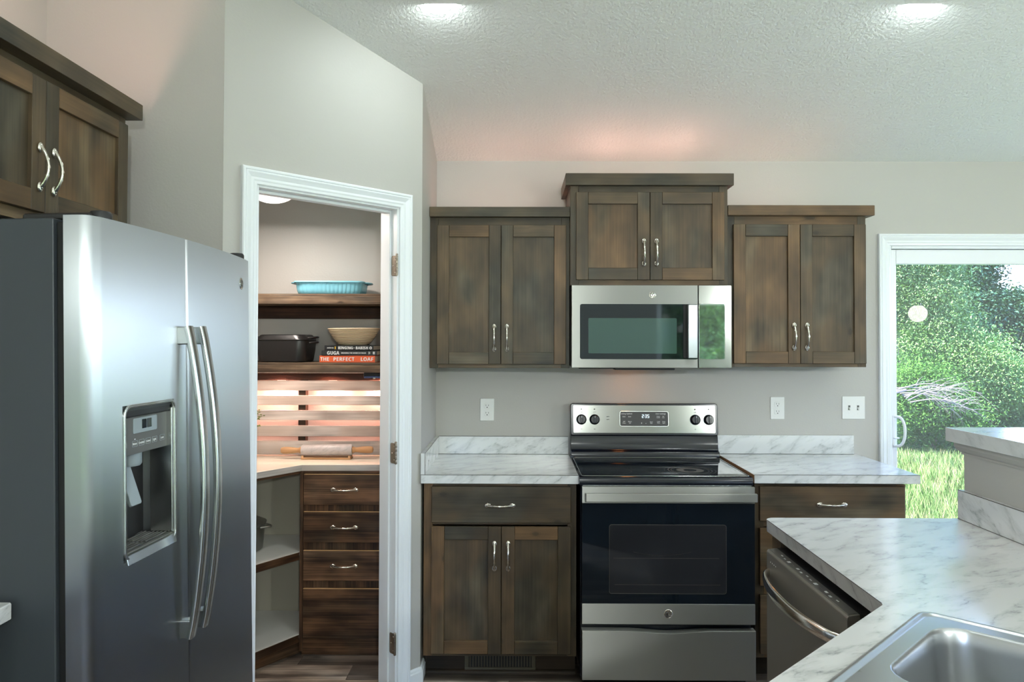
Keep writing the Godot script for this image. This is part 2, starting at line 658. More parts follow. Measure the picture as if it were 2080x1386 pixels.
	# garden
	M.bark = relief(triplanar(mat(Color(0.36, 0.31, 0.27), 0.9), 0.4), knock, 0.8)
	M.dead_wood = mat(Color(0.36, 0.335, 0.34), 0.9)
	M.soil = mat(Color(0.27, 0.38, 0.17), 0.95)
	for leaf in [["leaf", Color(1, 1, 1)]]:
		var m := mat(leaf[1], 0.85)
		m.metallic_specular = 0.2
		m.vertex_color_use_as_albedo = true
		m.backlight_enabled = true
		m.backlight = Color(0.5, 0.6, 0.3)
		M[leaf[0]] = m


func _ready() -> void:
	rng.seed = 11
	set_camera()
	set_sky()
	make_materials()
	build_shell()
	build_pantry_wall()
	build_slider()
	build_rear_openings()
	build_ceiling_lamps()
	build_cabinets()
	build_counters()
	build_range()
	build_microwave()
	build_fridge()
	build_peninsula()
	build_dishwasher()
	build_sink()
	build_wall_plates()
	build_pantry()
	build_cabinet_lights()
	build_garden()


func set_camera() -> void:
	var cam := Camera3D.new()
	cam.name = "camera"
	cam.position = Vector3(0, 1.52, 0)
	cam.basis = Basis(Vector3.UP, deg_to_rad(0.35)) * Basis(Vector3.RIGHT, deg_to_rad(1.0)) * Basis(Vector3.BACK, deg_to_rad(0.15))
	cam.near = 0.05
	cam.far = 300.0
	cam.projection = Camera3D.PROJECTION_FRUSTUM
	cam.size = 0.05 * 1386.0 / 1524.0
	cam.frustum_offset = Vector2(0.0, -0.01944 * 0.05)
	add_child(cam)
	cam.current = true


func set_sky() -> void:
	var env := Environment.new()
	env.background_mode = Environment.BG_SKY
	var sky := Sky.new()
	var sm := ProceduralSkyMaterial.new()
	sm.sky_top_color = Color(0.50, 0.68, 0.95)
	sm.sky_horizon_color = Color(0.84, 0.91, 1.0)
	sm.sky_curve = 0.12
	sm.ground_horizon_color = Color(0.80, 0.85, 0.80)
	sm.ground_bottom_color = Color(0.40, 0.48, 0.34)
	sm.sun_angle_max = 1.0
	sm.energy_multiplier = 14.0
	sky.sky_material = sm
	env.sky = sky
	env.tonemap_mode = Environment.TONE_MAPPER_LINEAR
	env.tonemap_exposure = 1.15
	env.sdfgi_enabled = true
	env.ssao_enabled = true
	env.ssil_enabled = true
	var we := WorldEnvironment.new()
	we.name = "world_environment"
	we.environment = env
	add_child(we)
	var sun := DirectionalLight3D.new()
	sun.name = "sun"
	sun.light_color = Color(1.0, 0.96, 0.88)
	sun.light_energy = 18.0
	sun.light_angular_distance = 0.6
	sun.shadow_enabled = true
	# high on the left, behind the house, so that it reaches the trees and not the room
	sun.look_at_from_position(Vector3(-4.0, 6.0, 0.9), Vector3.ZERO)
	add_child(sun)


func ceiling_at(d: float) -> float:
	return 2.467 + 0.333 * (BACK - d) if d > 0.2 else 2.467 + 0.333 * (d + 3.565)


func build_shell() -> void:
	# floor: planks where the photograph shows them, one slab below
	var fl := thing("floor", "grey-brown weathered wood plank floor of the kitchen and pantry", "floor", Vector3.ZERO, 0.0, "", "structure")
	part("slab", bx(ROOM_L - 0.12, ROOM_R + 0.12, -0.15, -0.006, FRONT - 0.12, BACK + 0.12, 0.0, 0), M.plank2, fl)
	part("underlay", bx(ROOM_L, ROOM_R, -0.006, -0.001, FRONT, 2.0, 0.0, 0), M.plank1, fl)
	var row := 0
	var d := 2.0
	while d < BACK - 0.005:
		var x := ROOM_L - rng.randf() * 0.9
		var d1 := minf(d + 0.152, BACK)
		if d > 3.45 and d < 3.48:
			x = -2.28
		while x < 1.95:
			var x1 := x + 1.22
			part("plank", bx(maxf(x, ROOM_L) + 0.0006, minf(x1, 2.4) - 0.0006, -0.006, 0.0, d + 0.0006, d1 - 0.0006, 0.001, 0), M["plank%d" % [2, 0, 1, 3, 1, 2, 0][(row * 3 + int(x * 2.0 + 8.0)) % 7]], fl)
			x = x1
		d = d1
		row += 1
	# walls with thickness
	var wb := S()
	wb.box(V(ROOM_L - 0.12, -0.15, BACK), V(1.955, 2.475, BACK + 0.12), 0.0)
	wb.box(V(1.955, 2.03, BACK), V(3.80, 2.475, BACK + 0.12), 0.0)
	wb.box(V(3.80, -0.15, BACK), V(ROOM_R + 0.12, 2.475, BACK + 0.12), 0.0)
	solo("wall_back", wb, M.wall, "warm grey painted wall behind the range and upper cabinets", "wall", "", "structure")
	var gable := pts([FRONT - 0.12, -0.15, BACK + 0.12, -0.15, BACK + 0.12, 2.43, 0.2, 3.72, FRONT - 0.12, 2.46])
	solo("wall_left", S().prism(gable, 0, ROOM_L - 0.12, ROOM_L), M.wall, "warm grey painted wall behind the refrigerator", "wall", "", "structure")
	var wr := S()
	wr.prism(pts([FRONT - 0.12, -0.15, BACK + 0.12, -0.15, BACK + 0.12, 0.85, FRONT - 0.12, 0.85]), 0, ROOM_R, ROOM_R + 0.12)
	wr.prism(pts([FRONT - 0.12, 0.85, 1.6, 0.85, 1.6, 2.1, FRONT - 0.12, 2.1]), 0, ROOM_R, ROOM_R + 0.12)
	wr.prism(pts([3.7, 0.85, BACK + 0.12, 0.85, BACK + 0.12, 2.1, 3.7, 2.1]), 0, ROOM_R, ROOM_R + 0.12)
	wr.prism(pts([FRONT - 0.12, 2.1, BACK + 0.12, 2.1, BACK + 0.12, 2.43, 0.2, 3.72, FRONT - 0.12, 2.46]), 0, ROOM_R, ROOM_R + 0.12)
	solo("wall_right", wr, M.wall, "grey painted wall with a window at the far right end of the room", "wall", "", "structure")
	var wf := S()
	wf.box(V(ROOM_L - 0.12, -0.15, FRONT - 0.12), V(-1.4, 2.475, FRONT), 0.0)
	wf.box(V(-1.4, -0.15, FRONT - 0.12), V(0.8, 0.2, FRONT), 0.0)
	wf.box(V(-1.4, 2.1, FRONT - 0.12), V(0.8, 2.475, FRONT), 0.0)
	wf.box(V(0.8, -0.15, FRONT - 0.12), V(2.0, 2.475, FRONT), 0.0)
	wf.box(V(2.0, 2.1, FRONT - 0.12), V(4.2, 2.475, FRONT), 0.0)
	wf.box(V(4.2, -0.15, FRONT - 0.12), V(ROOM_R + 0.12, 2.475, FRONT), 0.0)
	solo("wall_front", wf, M.wall, "grey painted wall behind the camera with a glazed opening", "wall", "", "structure")
	# the vaulted ceiling
	var vault := pts([BACK + 0.12, 2.427, 0.2, 3.7207, FRONT - 0.12, 2.448, FRONT - 0.12, 2.57, 0.2, 3.84, BACK + 0.12, 2.547])
	solo("ceiling", S(2).prism(vault, 0, ROOM_L - 0.12, ROOM_R + 0.12), M.ceiling, "white stippled vaulted ceiling sloping down to the range wall", "ceiling", "", "structure")


func extrude_local(poly: PackedVector2Array, z0: float, z1: float) -> Shape:
	return S().prism(poly, 2, z0, z1)


const CASING := [[0.0, 0.0], [0.0, 0.008], [0.003, 0.0105], [0.012, 0.0115], [0.017, 0.0135], [0.020, 0.0135], [0.026, 0.0125], [0.036, 0.0165], [0.043, 0.0195], [0.047, 0.0195], [0.049, 0.0175], [0.052, 0.0205], [0.058, 0.0205], [0.062, 0.017], [0.062, 0.0]]


# three mitred lengths of door casing round an opening from xl to xr, top at h, lying on z = z0, facing +z
func casing(parent: Node3D, xl: float, xr: float, h: float, z0: float, floor_y := 0.0) -> void:
	for piece in 3:
		var a := []
		var b := []
		for q in CASING:
			var u: float = q[0]
			var w: float = q[1] + z0
			if piece == 0:
				a.append(Vector3(xl - u, floor_y, w)); b.append(Vector3(xl - u, h + u, w))
			elif piece == 1:
				a.append(Vector3(xl - u, h + u, w)); b.append(Vector3(xr + u, h + u, w))
			else:
				a.append(Vector3(xr + u, floor_y, w)); b.append(Vector3(xr + u, h + u, w))
		var dir: Vector3 = [Vector3(-1, 0, 0), Vector3(0, 1, 0), Vector3(1, 0, 0)][piece]
		var s := S()
		for k in a.size() - 1:
			var e: Array = CASING[k + 1]
			var f: Array = CASING[k]
			var tg: Vector3 = (dir * (e[0] - f[0]) + Vector3(0, 0, e[1] - f[1])).normalized()
			var nn: Vector3 = Vector3(0, 0, 1) * tg.dot(dir) - dir * tg.z
			s.flat(a[k], a[k + 1], b[k + 1], b[k], nn)
		part("casing", s, M.trim, parent)


func build_pantry_wall() -> void:
	var side := pts([3.355, 0.0, BACK, 0.0, BACK, 2.47, 3.355, ceiling_at(3.355) + 0.004])
	solo("wall_pantry", S().prism(side, 0, -0.54, -0.425), M.wall, "short painted return wall between the pantry and the left counter", "wall", "", "structure")
	var stub := S().box(V(ROOM_L, 0, 2.68), V(-1.055, ceiling_at(2.68) + 0.0, 2.795), 0.0)
	solo("wall_pantry", stub, M.wall, "painted wall end between the refrigerator and the pantry doorway", "wall", "", "structure")
	# the slanting wall, in its own axes: x runs to the right along it, z faces the kitchen
	var turn := deg_to_rad(47.0)
	var at := V(-0.425, 0, 3.355)
	var w := thing("wall_pantry", "slanting painted corner wall round the open pantry doorway", "wall", at, turn, "", "structure")
	var hr := ceiling_at(3.355)
	var sl := 0.333 * 0.731
	var s := S()
	s.prism(pts([-0.924, 0, -0.80, 0, -0.80, hr + sl * 0.80, -0.924, hr + sl * 0.924]), 2, -0.115, 0.0)
	s.prism(pts([-0.125, 0, 0, 0, 0, hr, -0.125, hr + sl * 0.125]), 2, -0.115, 0.0)
	s.prism(pts([-0.80, 2.10, -0.125, 2.10, -0.125, hr + sl * 0.125, -0.80, hr + sl * 0.80]), 2, -0.115, 0.0)
	part("drywall", s, M.wall, w)
	var tr := thing("trim_1", "white moulded casing round the pantry doorway", "door casing", at, turn, "", "structure")
	casing(tr, -0.797, -0.130, 2.093, 0.0)
	var dr := thing("door_1", "white painted pantry door jamb with three bare hinges and no door", "door frame", at, turn, "", "structure")
	part("jamb", S().box(Vector3(-0.80, 0, -0.117), Vector3(-0.785, 2.10, 0.0), 0.001), M.trim, dr)
	part("jamb", S().box(Vector3(-0.140, 0, -0.117), Vector3(-0.125, 2.10, 0.0), 0.001), M.trim, dr)
	part("head_jamb", S().box(Vector3(-0.785, 2.085, -0.117), Vector3(-0.140, 2.10, 0.0), 0.001), M.trim, dr)
	part("stop", S().box(Vector3(-0.785, 0, -0.075), Vector3(-0.775, 2.075, -0.040), 0.002), M.trim, dr)
	part("stop", S().box(Vector3(-0.150, 0, -0.075), Vector3(-0.140, 2.075, -0.040), 0.002), M.trim, dr)
	part("stop", S().box(Vector3(-0.785, 2.073, -0.075), Vector3(-0.140, 2.085, -0.040), 0.002), M.trim, dr)
	for y in [1.84, 1.025, 0.205]:
		var leaf := rr(-0.034, -0.044, 0.0, 0.044, 0.008)
		var hs := S()
		var tilt := PackedVector2Array()
		for q in leaf:
			tilt.append(Vector2(q.x, q.y))
		# the leaf lies on the jamb face (x = -0.14), the knuckle stands at its front edge
		var rows := []
		for q in tilt:
			rows.append(Vector3(-0.1405, y + q.y, -0.002 + q.x))
		var mid := Vector3(-0.1425, y, -0.018)
		for i in rows.size():
			var a: Vector3 = rows[i]
			var b: Vector3 = rows[(i + 1) % rows.size()]
			hs.tri(mid, a - Vector3(0.002, 0, 0), b - Vector3(0.002, 0, 0), Vector3.LEFT, Vector3.LEFT, Vector3.LEFT)
			var out := (a + b) / 2 - mid
			out.x = 0
			hs.flat(a - Vector3(0.002, 0, 0), b - Vector3(0.002, 0, 0), b, a, out.normalized())
		var h := part("hinge", hs, M.hinge, dr)
		var kn := S()
		for k in 5:
			kn.lathe([Vector2(0, -0.0085), Vector2(0.0055, -0.0085), Vector2(0.0058, -0.007), Vector2(0.0058, 0.007), Vector2(0.0055, 0.0085), Vector2(0, 0.0085)], Vector3(-0.1445, y + (k - 2) * 0.0176, 0.0045), Vector3.UP, 12)
		part("knuckle", kn, M.hinge, h)
		part("pin", S().lathe([Vector2(0.003, -0.046), Vector2(0.003, 0.046), Vector2(0.0062, 0.047), Vector2(0.0062, 0.049), Vector2(0.0035, 0.052), Vector2(0, 0.053)], Vector3(-0.1445, y, 0.0045), Vector3.UP, 12), M.hinge, h)
		var sc := S()
		for q in [[-0.030, -0.010], [0.0, -0.024], [0.030, -0.010]]:
			sc.lathe([Vector2(0.0035, 0), Vector2(0.003, 0.0008), Vector2(0, 0.001)], Vector3(-0.1425, y + q[0], q[1]), Vector3.LEFT, 10)
		part("screw", sc, M.nickel, h)
	# low baseboard from the casing round the corner to the cabinet
	var prof := pts([0, 0, 0.014, 0, 0.014, 0.048, 0.010, 0.053, 0.009, 0.060, 0.005, 0.066, 0, 0.067])
	var bs := S()
	var run := [Vector3(-0.457, 0, -3.389), Vector3(-0.425, 0, -3.355), Vector3(-0.425, 0, -3.445)]
	var n0 := Vector3(0.731, 0, 0.682)
	var n1 := Vector3(1, 0, 0)
	var nm := (n0 + n1) / (1.0 + n0.dot(n1))
	var rows2 := [[], [], []]
	for q in prof:
		rows2[0].append(V(-0.470, 0, 3.307) + n0 * q.x + Vector3(0, q.y, 0))
		rows2[1].append(run[1] + nm * q.x + Vector3(0, q.y, 0))
		rows2[2].append(run[2] + n1 * q.x + Vector3(0, q.y, 0))
	for r in 2:
		var nn: Vector3 = [n0, n1][r]
		for c in prof.size() - 1:
			var tg := prof[c + 1] - prof[c]
			var fn := (nn * tg.y - Vector3(0, tg.x, 0)).normalized()
			if fn.y < -0.5:
				continue
			bs.flat(rows2[r][c], rows2[r][c + 1], rows2[r + 1][c + 1], rows2[r + 1][c], fn)
	solo("baseboard_pantry", bs, M.trim, "low white baseboard wrapping the wall corner beside the left base cabinet", "baseboard", "", "structure")
	# pantry ceiling
	solo("ceiling", S().prism(pts([ROOM_L, 2.70, -1.10, 2.70, -0.48, 3.37, -0.48, BACK, ROOM_L, BACK]), 1, 2.262, 2.30), M.ceiling, "flat white pantry ceiling seen through the doorway", "ceiling", "", "structure")


func build_slider() -> void:
	var tr := thing("trim_2", "white moulded casing round the sliding glass door", "door casing", V(0, 0, BACK), 0.0, "", "structure")
	for_casing_at(tr, 1.966, 3.79, 2.02)
	var dr := thing("door_2", "white vinyl sliding glass door looking out on trees and grass", "sliding door", Vector3.ZERO, 0.0, "", "structure")
	var f := S()
	f.box(V(1.955, 0, BACK - 0.001), V(1.978, 2.03, BACK + 0.118), 0.003)
	f.box(V(3.777, 0, BACK - 0.001), V(3.80, 2.03, BACK + 0.118), 0.003)
	f.box(V(1.978, 2.004, BACK - 0.001), V(3.777, 2.03, BACK + 0.118), 0.003)
	f.box(V(1.978, 0, BACK), V(3.777, 0.035, BACK + 0.118), 0.003)
	part("frame", f, M.vinyl, dr)
	var k := 0
	for x in [[1.978, 2.90, BACK + 0.012], [2.87, 3.777, BACK + 0.060]]:
		var x0: float = x[0]
		var x1: float = x[1]
		var d: float = x[2]
		var st := S()
		for e in [[x0, x0 + 0.030], [x1 - 0.055, x1]]:
			st.box(V(e[0], 0.04, d), V(e[1], 2.002, d + 0.038), 0.003)
		st.box(V(x0 + 0.030, 1.925, d), V(x1 - 0.055, 2.002, d + 0.038), 0.003)
		st.box(V(x0 + 0.030, 0.04, d), V(x1 - 0.055, 0.14, d + 0.038), 0.003)
		var sash := part("sash", st, M.vinyl, dr)
		part("glass_pane", S().box(V(x0 + 0.028, 0.135, d + 0.016), V(x1 - 0.053, 1.928, d + 0.020), 0.0), M.glass, sash)
		if k == 0:
			var path := []
			for i in 13:
				var a := PI * i / 12.0
				var bend := pow(sin(a), 0.55)
				path.append(V(1.990 + 0.042 * bend, 1.042 + 0.078 * cos(a), d - 0.004 - 0.030 * bend))
			part("handle", S().sweep(path, circle(0.0075, 10, 0.006), Vector3(0, 0, 1)), M.vinyl, sash)
			var ps := S()
			ps.box(V(1.981, 0.965, d - 0.006), V(2.0, 1.125, d), 0.003)
			ps.box(V(1.984, 1.003, d - 0.016), V(2.014, 1.011, d - 0.006), 0.003)
			part("handle_plate", ps, M.vinyl, sash)
		k += 1


func for_casing_at(tr: Node3D, xl: float, xr: float, h: float) -> void:
	# the thing stands at the wall face, so its parts are given in room coordinates
	casing(tr, xl, xr, h, -BACK)


func build_rear_openings() -> void:
	var w := thing("window_1", "white framed window in the right end wall looking out on trees", "window", Vector3.ZERO, 0.0, "", "structure")
	var f := S()
	for d in [1.6, 2.62, 3.65]:
		f.box(V(ROOM_R - 0.01, 0.85, d), V(ROOM_R + 0.08, 2.1, d + 0.05), 0.002)
	for y in [0.85, 2.05]:
		f.box(V(ROOM_R - 0.01, y, 1.6), V(ROOM_R + 0.08, y + 0.05, 3.7), 0.002)
	part("frame", f, M.vinyl, w)
	for d in [1.65, 2.67]:
		part("glass_pane", S().box(V(ROOM_R + 0.03, 0.9, d), V(ROOM_R + 0.034, 2.05, d + 0.97), 0.0), M.glass, w)
	var v := thing("window_2", "tall white framed window behind the camera on the pantry side", "window", Vector3.ZERO, 0.0, "", "structure")
	var h := S()
	for x in [-1.4, -0.33, 0.74]:
		h.box(V(x, 0.2, FRONT - 0.08), V(x + 0.06, 2.1, FRONT + 0.01), 0.002)
	for y in [0.2, 2.04]:
		h.box(V(-1.4, y, FRONT - 0.08), V(0.8, y + 0.06, FRONT + 0.01), 0.002)
	part("frame", h, M.vinyl, v)
	for x in [-1.34, -0.27]:
		part("glass_pane", S().box(V(x, 0.26, FRONT - 0.03), V(x + 1.01, 2.04, FRONT - 0.026), 0.0), M.glass, v)
	var p := thing("door_3", "white framed patio door behind the camera looking out on trees", "patio door", Vector3.ZERO, 0.0, "", "structure")
	var g := S()
	for x in [2.0, 3.07, 4.13]:
		g.box(V(x, 0, FRONT - 0.08), V(x + 0.07, 2.1, FRONT + 0.01), 0.002)
	for y in [0.0, 2.03]:
		g.box(V(2.0, y, FRONT - 0.08), V(4.2, y + 0.07, FRONT + 0.01), 0.002)
	part("frame", g, M.vinyl, p)
	for x in [2.07, 3.14]:
		part("glass_pane", S().box(V(x, 0.07, FRONT - 0.03), V(x + 1.0, 2.03, FRONT - 0.026), 0.0), M.glass, p)


func build_ceiling_lamps() -> void:
	var labels := ["round recessed ceiling light above the pantry side of the kitchen", "round recessed ceiling light above the glass door side of the kitchen"]
	var k := 0
	for q in [[-0.30, 2.86], [1.575, 2.86], [-0.30, 1.0], [1.575, 1.0], [3.4, 1.9], [-0.30, -1.2], [1.575, -1.2], [3.4, -0.6]]:
		var d: float = q[1]
		var up := Vector3(0, 0.9488, 0.3159) if d > 0.2 else Vector3(0, 0.9488, -0.3159)
		var at := V(q[0], ceiling_at(d), d)
		var o := thing("recessed_light", labels[k] if k < 2 else "round recessed ceiling light behind the camera, " + ["over the pantry side of the sink", "over the glass door side of the sink", "over the dining table", "over the living area by the left wall", "over the living area by the patio door", "over the living area by the right wall"][k - 2], "ceiling light", at, 0.0, "recessed ceiling lights")
		part("trim_ring", S().lathe([Vector2(0.069, -0.003), Vector2(0.072, -0.006), Vector2(0.084, -0.005), Vector2(0.090, 0.001)], at, up, 40), M.white_plastic, o)
		part("lens", S().lathe([Vector2(0.0, -0.0045), Vector2(0.060, -0.0040), Vector2(0.069, -0.002)], at, up, 40), M.lamp_white, o)
		lamp_area(o, -up * 0.02, Vector3(-PI / 2 + (0.3214 if d > 0.2 else -0.3214), 0, 0), Vector2(0.12, 0.12), Color(0.95, 1.0, 1.0), 0.42 if k < 2 else 0.4)
		k += 1
	# globe pendants in the dining and living part of the room; the nearest is mirrored in the sliding door
	k = 0
	for q in [[3.46, 1.754, 1.5, 1.2], [0.4, 1.9, -1.2, 2.7], [2.6, 1.9, -1.2, 2.7]]:
		var at := V(q[0], q[1], q[2])
		var o := thing("pendant_lamp", ["small white globe pendant over the dining side, mirrored in the sliding door", "white globe pendant behind the camera on the pantry side", "white globe pendant behind the camera on the patio door side"][k], "pendant lamp", at)
		part("globe", S().ball(at, Vector3.ONE * 0.075, 24), M.lamp_globe, o)
		part("cap", S().lathe([Vector2(0.03, 0.066), Vector2(0.03, 0.09), Vector2(0.012, 0.10), Vector2(0, 0.10)], at, Vector3.UP, 20), M.nickel, o)
		part("cord", S().sweep([at + Vector3(0, 0.10, 0), at + Vector3(0, ceiling_at(q[2]) - q[1], 0)], circle(0.003, 8), Vector3(0.1, 0.05, 1)), M.rubber, o)
		lamp_omni(o, Vector3.ZERO, Color(0.97, 1.0, 0.98), q[3], 0.06)
		k += 1


# ---------- cabinets ----------

# an arched pull with two oval feet, 13 cm long, lying along x and standing off +z
func make_pull(fancy: bool) -> ArrayMesh:
	var s := S()
	var path := []
	var sc := []
	for i in 25:
		var u := -1.0 + i / 12.0
		path.append(Vector3(u * 0.053, 0.0, 0.006 + 0.021 * pow(cos(u * PI / 2.0), 0.8)))
		var r := 0.0041 + 0.0034 * pow(absf(u), 3.0)
		if fancy:
			for c in [0.0, 0.42, -0.42]:
				r += 0.0018 * exp(-pow((u - c) / 0.05, 2.0))
		sc.append(r / 0.004)
	s.sweep(path, circle(0.004, 10), Vector3(0, 1, 0), sc)
	for x in [-1.0, 1.0]:
		s.ball(Vector3(x * 0.054, 0, 0.004), Vector3(0.0150, 0.0112, 0.0065), 14)
		if fancy:
			s.ball(Vector3(x * 0.0545, 0, 0.0075), Vector3(0.0075, 0.006, 0.0055), 10)
	return s.mesh()


func pull(parent: Node3D, at: Vector3, upright: bool, fancy := true) -> void:
	if pull_mesh == null:
		pull_mesh = make_pull(true)
		cup_mesh = make_pull(false)
	var o := put("handle", pull_mesh if fancy else cup_mesh, M.nickel, parent, at)
	if upright:
		o.rotation.z = PI / 2


func wood() -> StandardMaterial3D:
	return M["wood%d" % rng.randi_range(0, 3)]


# a shaker door in cabinet axes, its back on z = 0
func door(parent: Node3D, x0: float, x1: float, y0: float, y1: float, hx: float, hy: float) -> void:
	var t := 0.019
	var w := 0.058
	var d := part("door", S().box(Vector3(x0 + w - 0.006, y0 + w - 0.006, 0.002), Vector3(x1 - w + 0.006, y1 - w + 0.006, t - 0.012), 0.0), wood(), parent)
	for e in [[x0, x0 + w], [x1 - w, x1]]:
		part("stile", S().box(Vector3(e[0], y0, 0.001), Vector3(e[1], y1, t), 0.002), wood(), d)
	for e in [[y0, y0 + w], [y1 - w, y1]]:
		part("rail", S(0).box(Vector3(x0 + w + 0.0003, e[0], 0.001), Vector3(x1 - w - 0.0003, e[1], t), 0.002), wood(), d)
	pull(d, Vector3(hx, hy, t), true)


func drawer(parent: Node3D, x0: float, x1: float, y0: float, y1: float, m: Material = null) -> MeshInstance3D:
	return part("drawer", S(0).box(Vector3(x0, y0, 0.001), Vector3(x1, y1, 0.019), 0.003), m if m else wood(), parent)


# a cabinet whose face frame's left lower corner is at `at`, facing +z before it is turned
func cabinet(called: String, label: String, at: Vector3, turn: float, w: float, h: float, depth: float, toe: float, bars: Array, mid := -1.0) -> Node3D:
	var c := thing(called, label, "cabinet", at, turn)
	c.rotation.y = turn if turn != 0.0 else 1e-7
	var body := S()
	body.box(Vector3(0.0, toe, -depth), Vector3(0.016, h, -0.019), 0.001)
	body.box(Vector3(w - 0.016, toe, -depth), Vector3(w, h, -0.019), 0.001)
	body.box(Vector3(0.016, toe, -depth), Vector3(w - 0.016, h, -depth + 0.01), 0.0)
	body.box(Vector3(0.016, toe + 0.002, -depth + 0.01), Vector3(w - 0.016, toe + 0.018, -0.019), 0.0)
	body.box(Vector3(0.016, h - 0.018, -depth + 0.01), Vector3(w - 0.016, h - 0.002, -0.019), 0.0)
	part("body", body, wood(), c)
	part("stile", S().box(Vector3(0, toe, -0.019), Vector3(0.040, h, 0), 0.001), wood(), c)
	part("stile", S().box(Vector3(w - 0.040, toe, -0.019), Vector3(w, h, 0), 0.001), wood(), c)
	for b in bars:
		part("rail", S(0).box(Vector3(0.0402, b[0], -0.019), Vector3(w - 0.0402, b[1], -0.0005), 0.001), wood(), c)
	if toe > 0.0:
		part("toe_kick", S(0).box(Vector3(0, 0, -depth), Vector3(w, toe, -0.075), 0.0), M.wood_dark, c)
	return c


func crown(c: Node3D, x0: float, x1: float, y0: float, y1: float, z0: float, z1: float, returns: Array) -> void:
	var cr := part("crown_board", S(0).box(Vector3(x0, y0, -0.012), Vector3(x1, y1, z1), 0.0015), wood(), c)
	if returns[0]:
		part("crown_return", S(2).box(Vector3(x0, y0, z0), Vector3(x0 + 0.022, y1, -0.0122), 0.0015), wood(), cr)
	if returns[1]:
		part("crown_return", S(2).box(Vector3(x1 - 0.022, y0, z0), Vector3(x1, y1, -0.0122), 0.0015), wood(), cr)


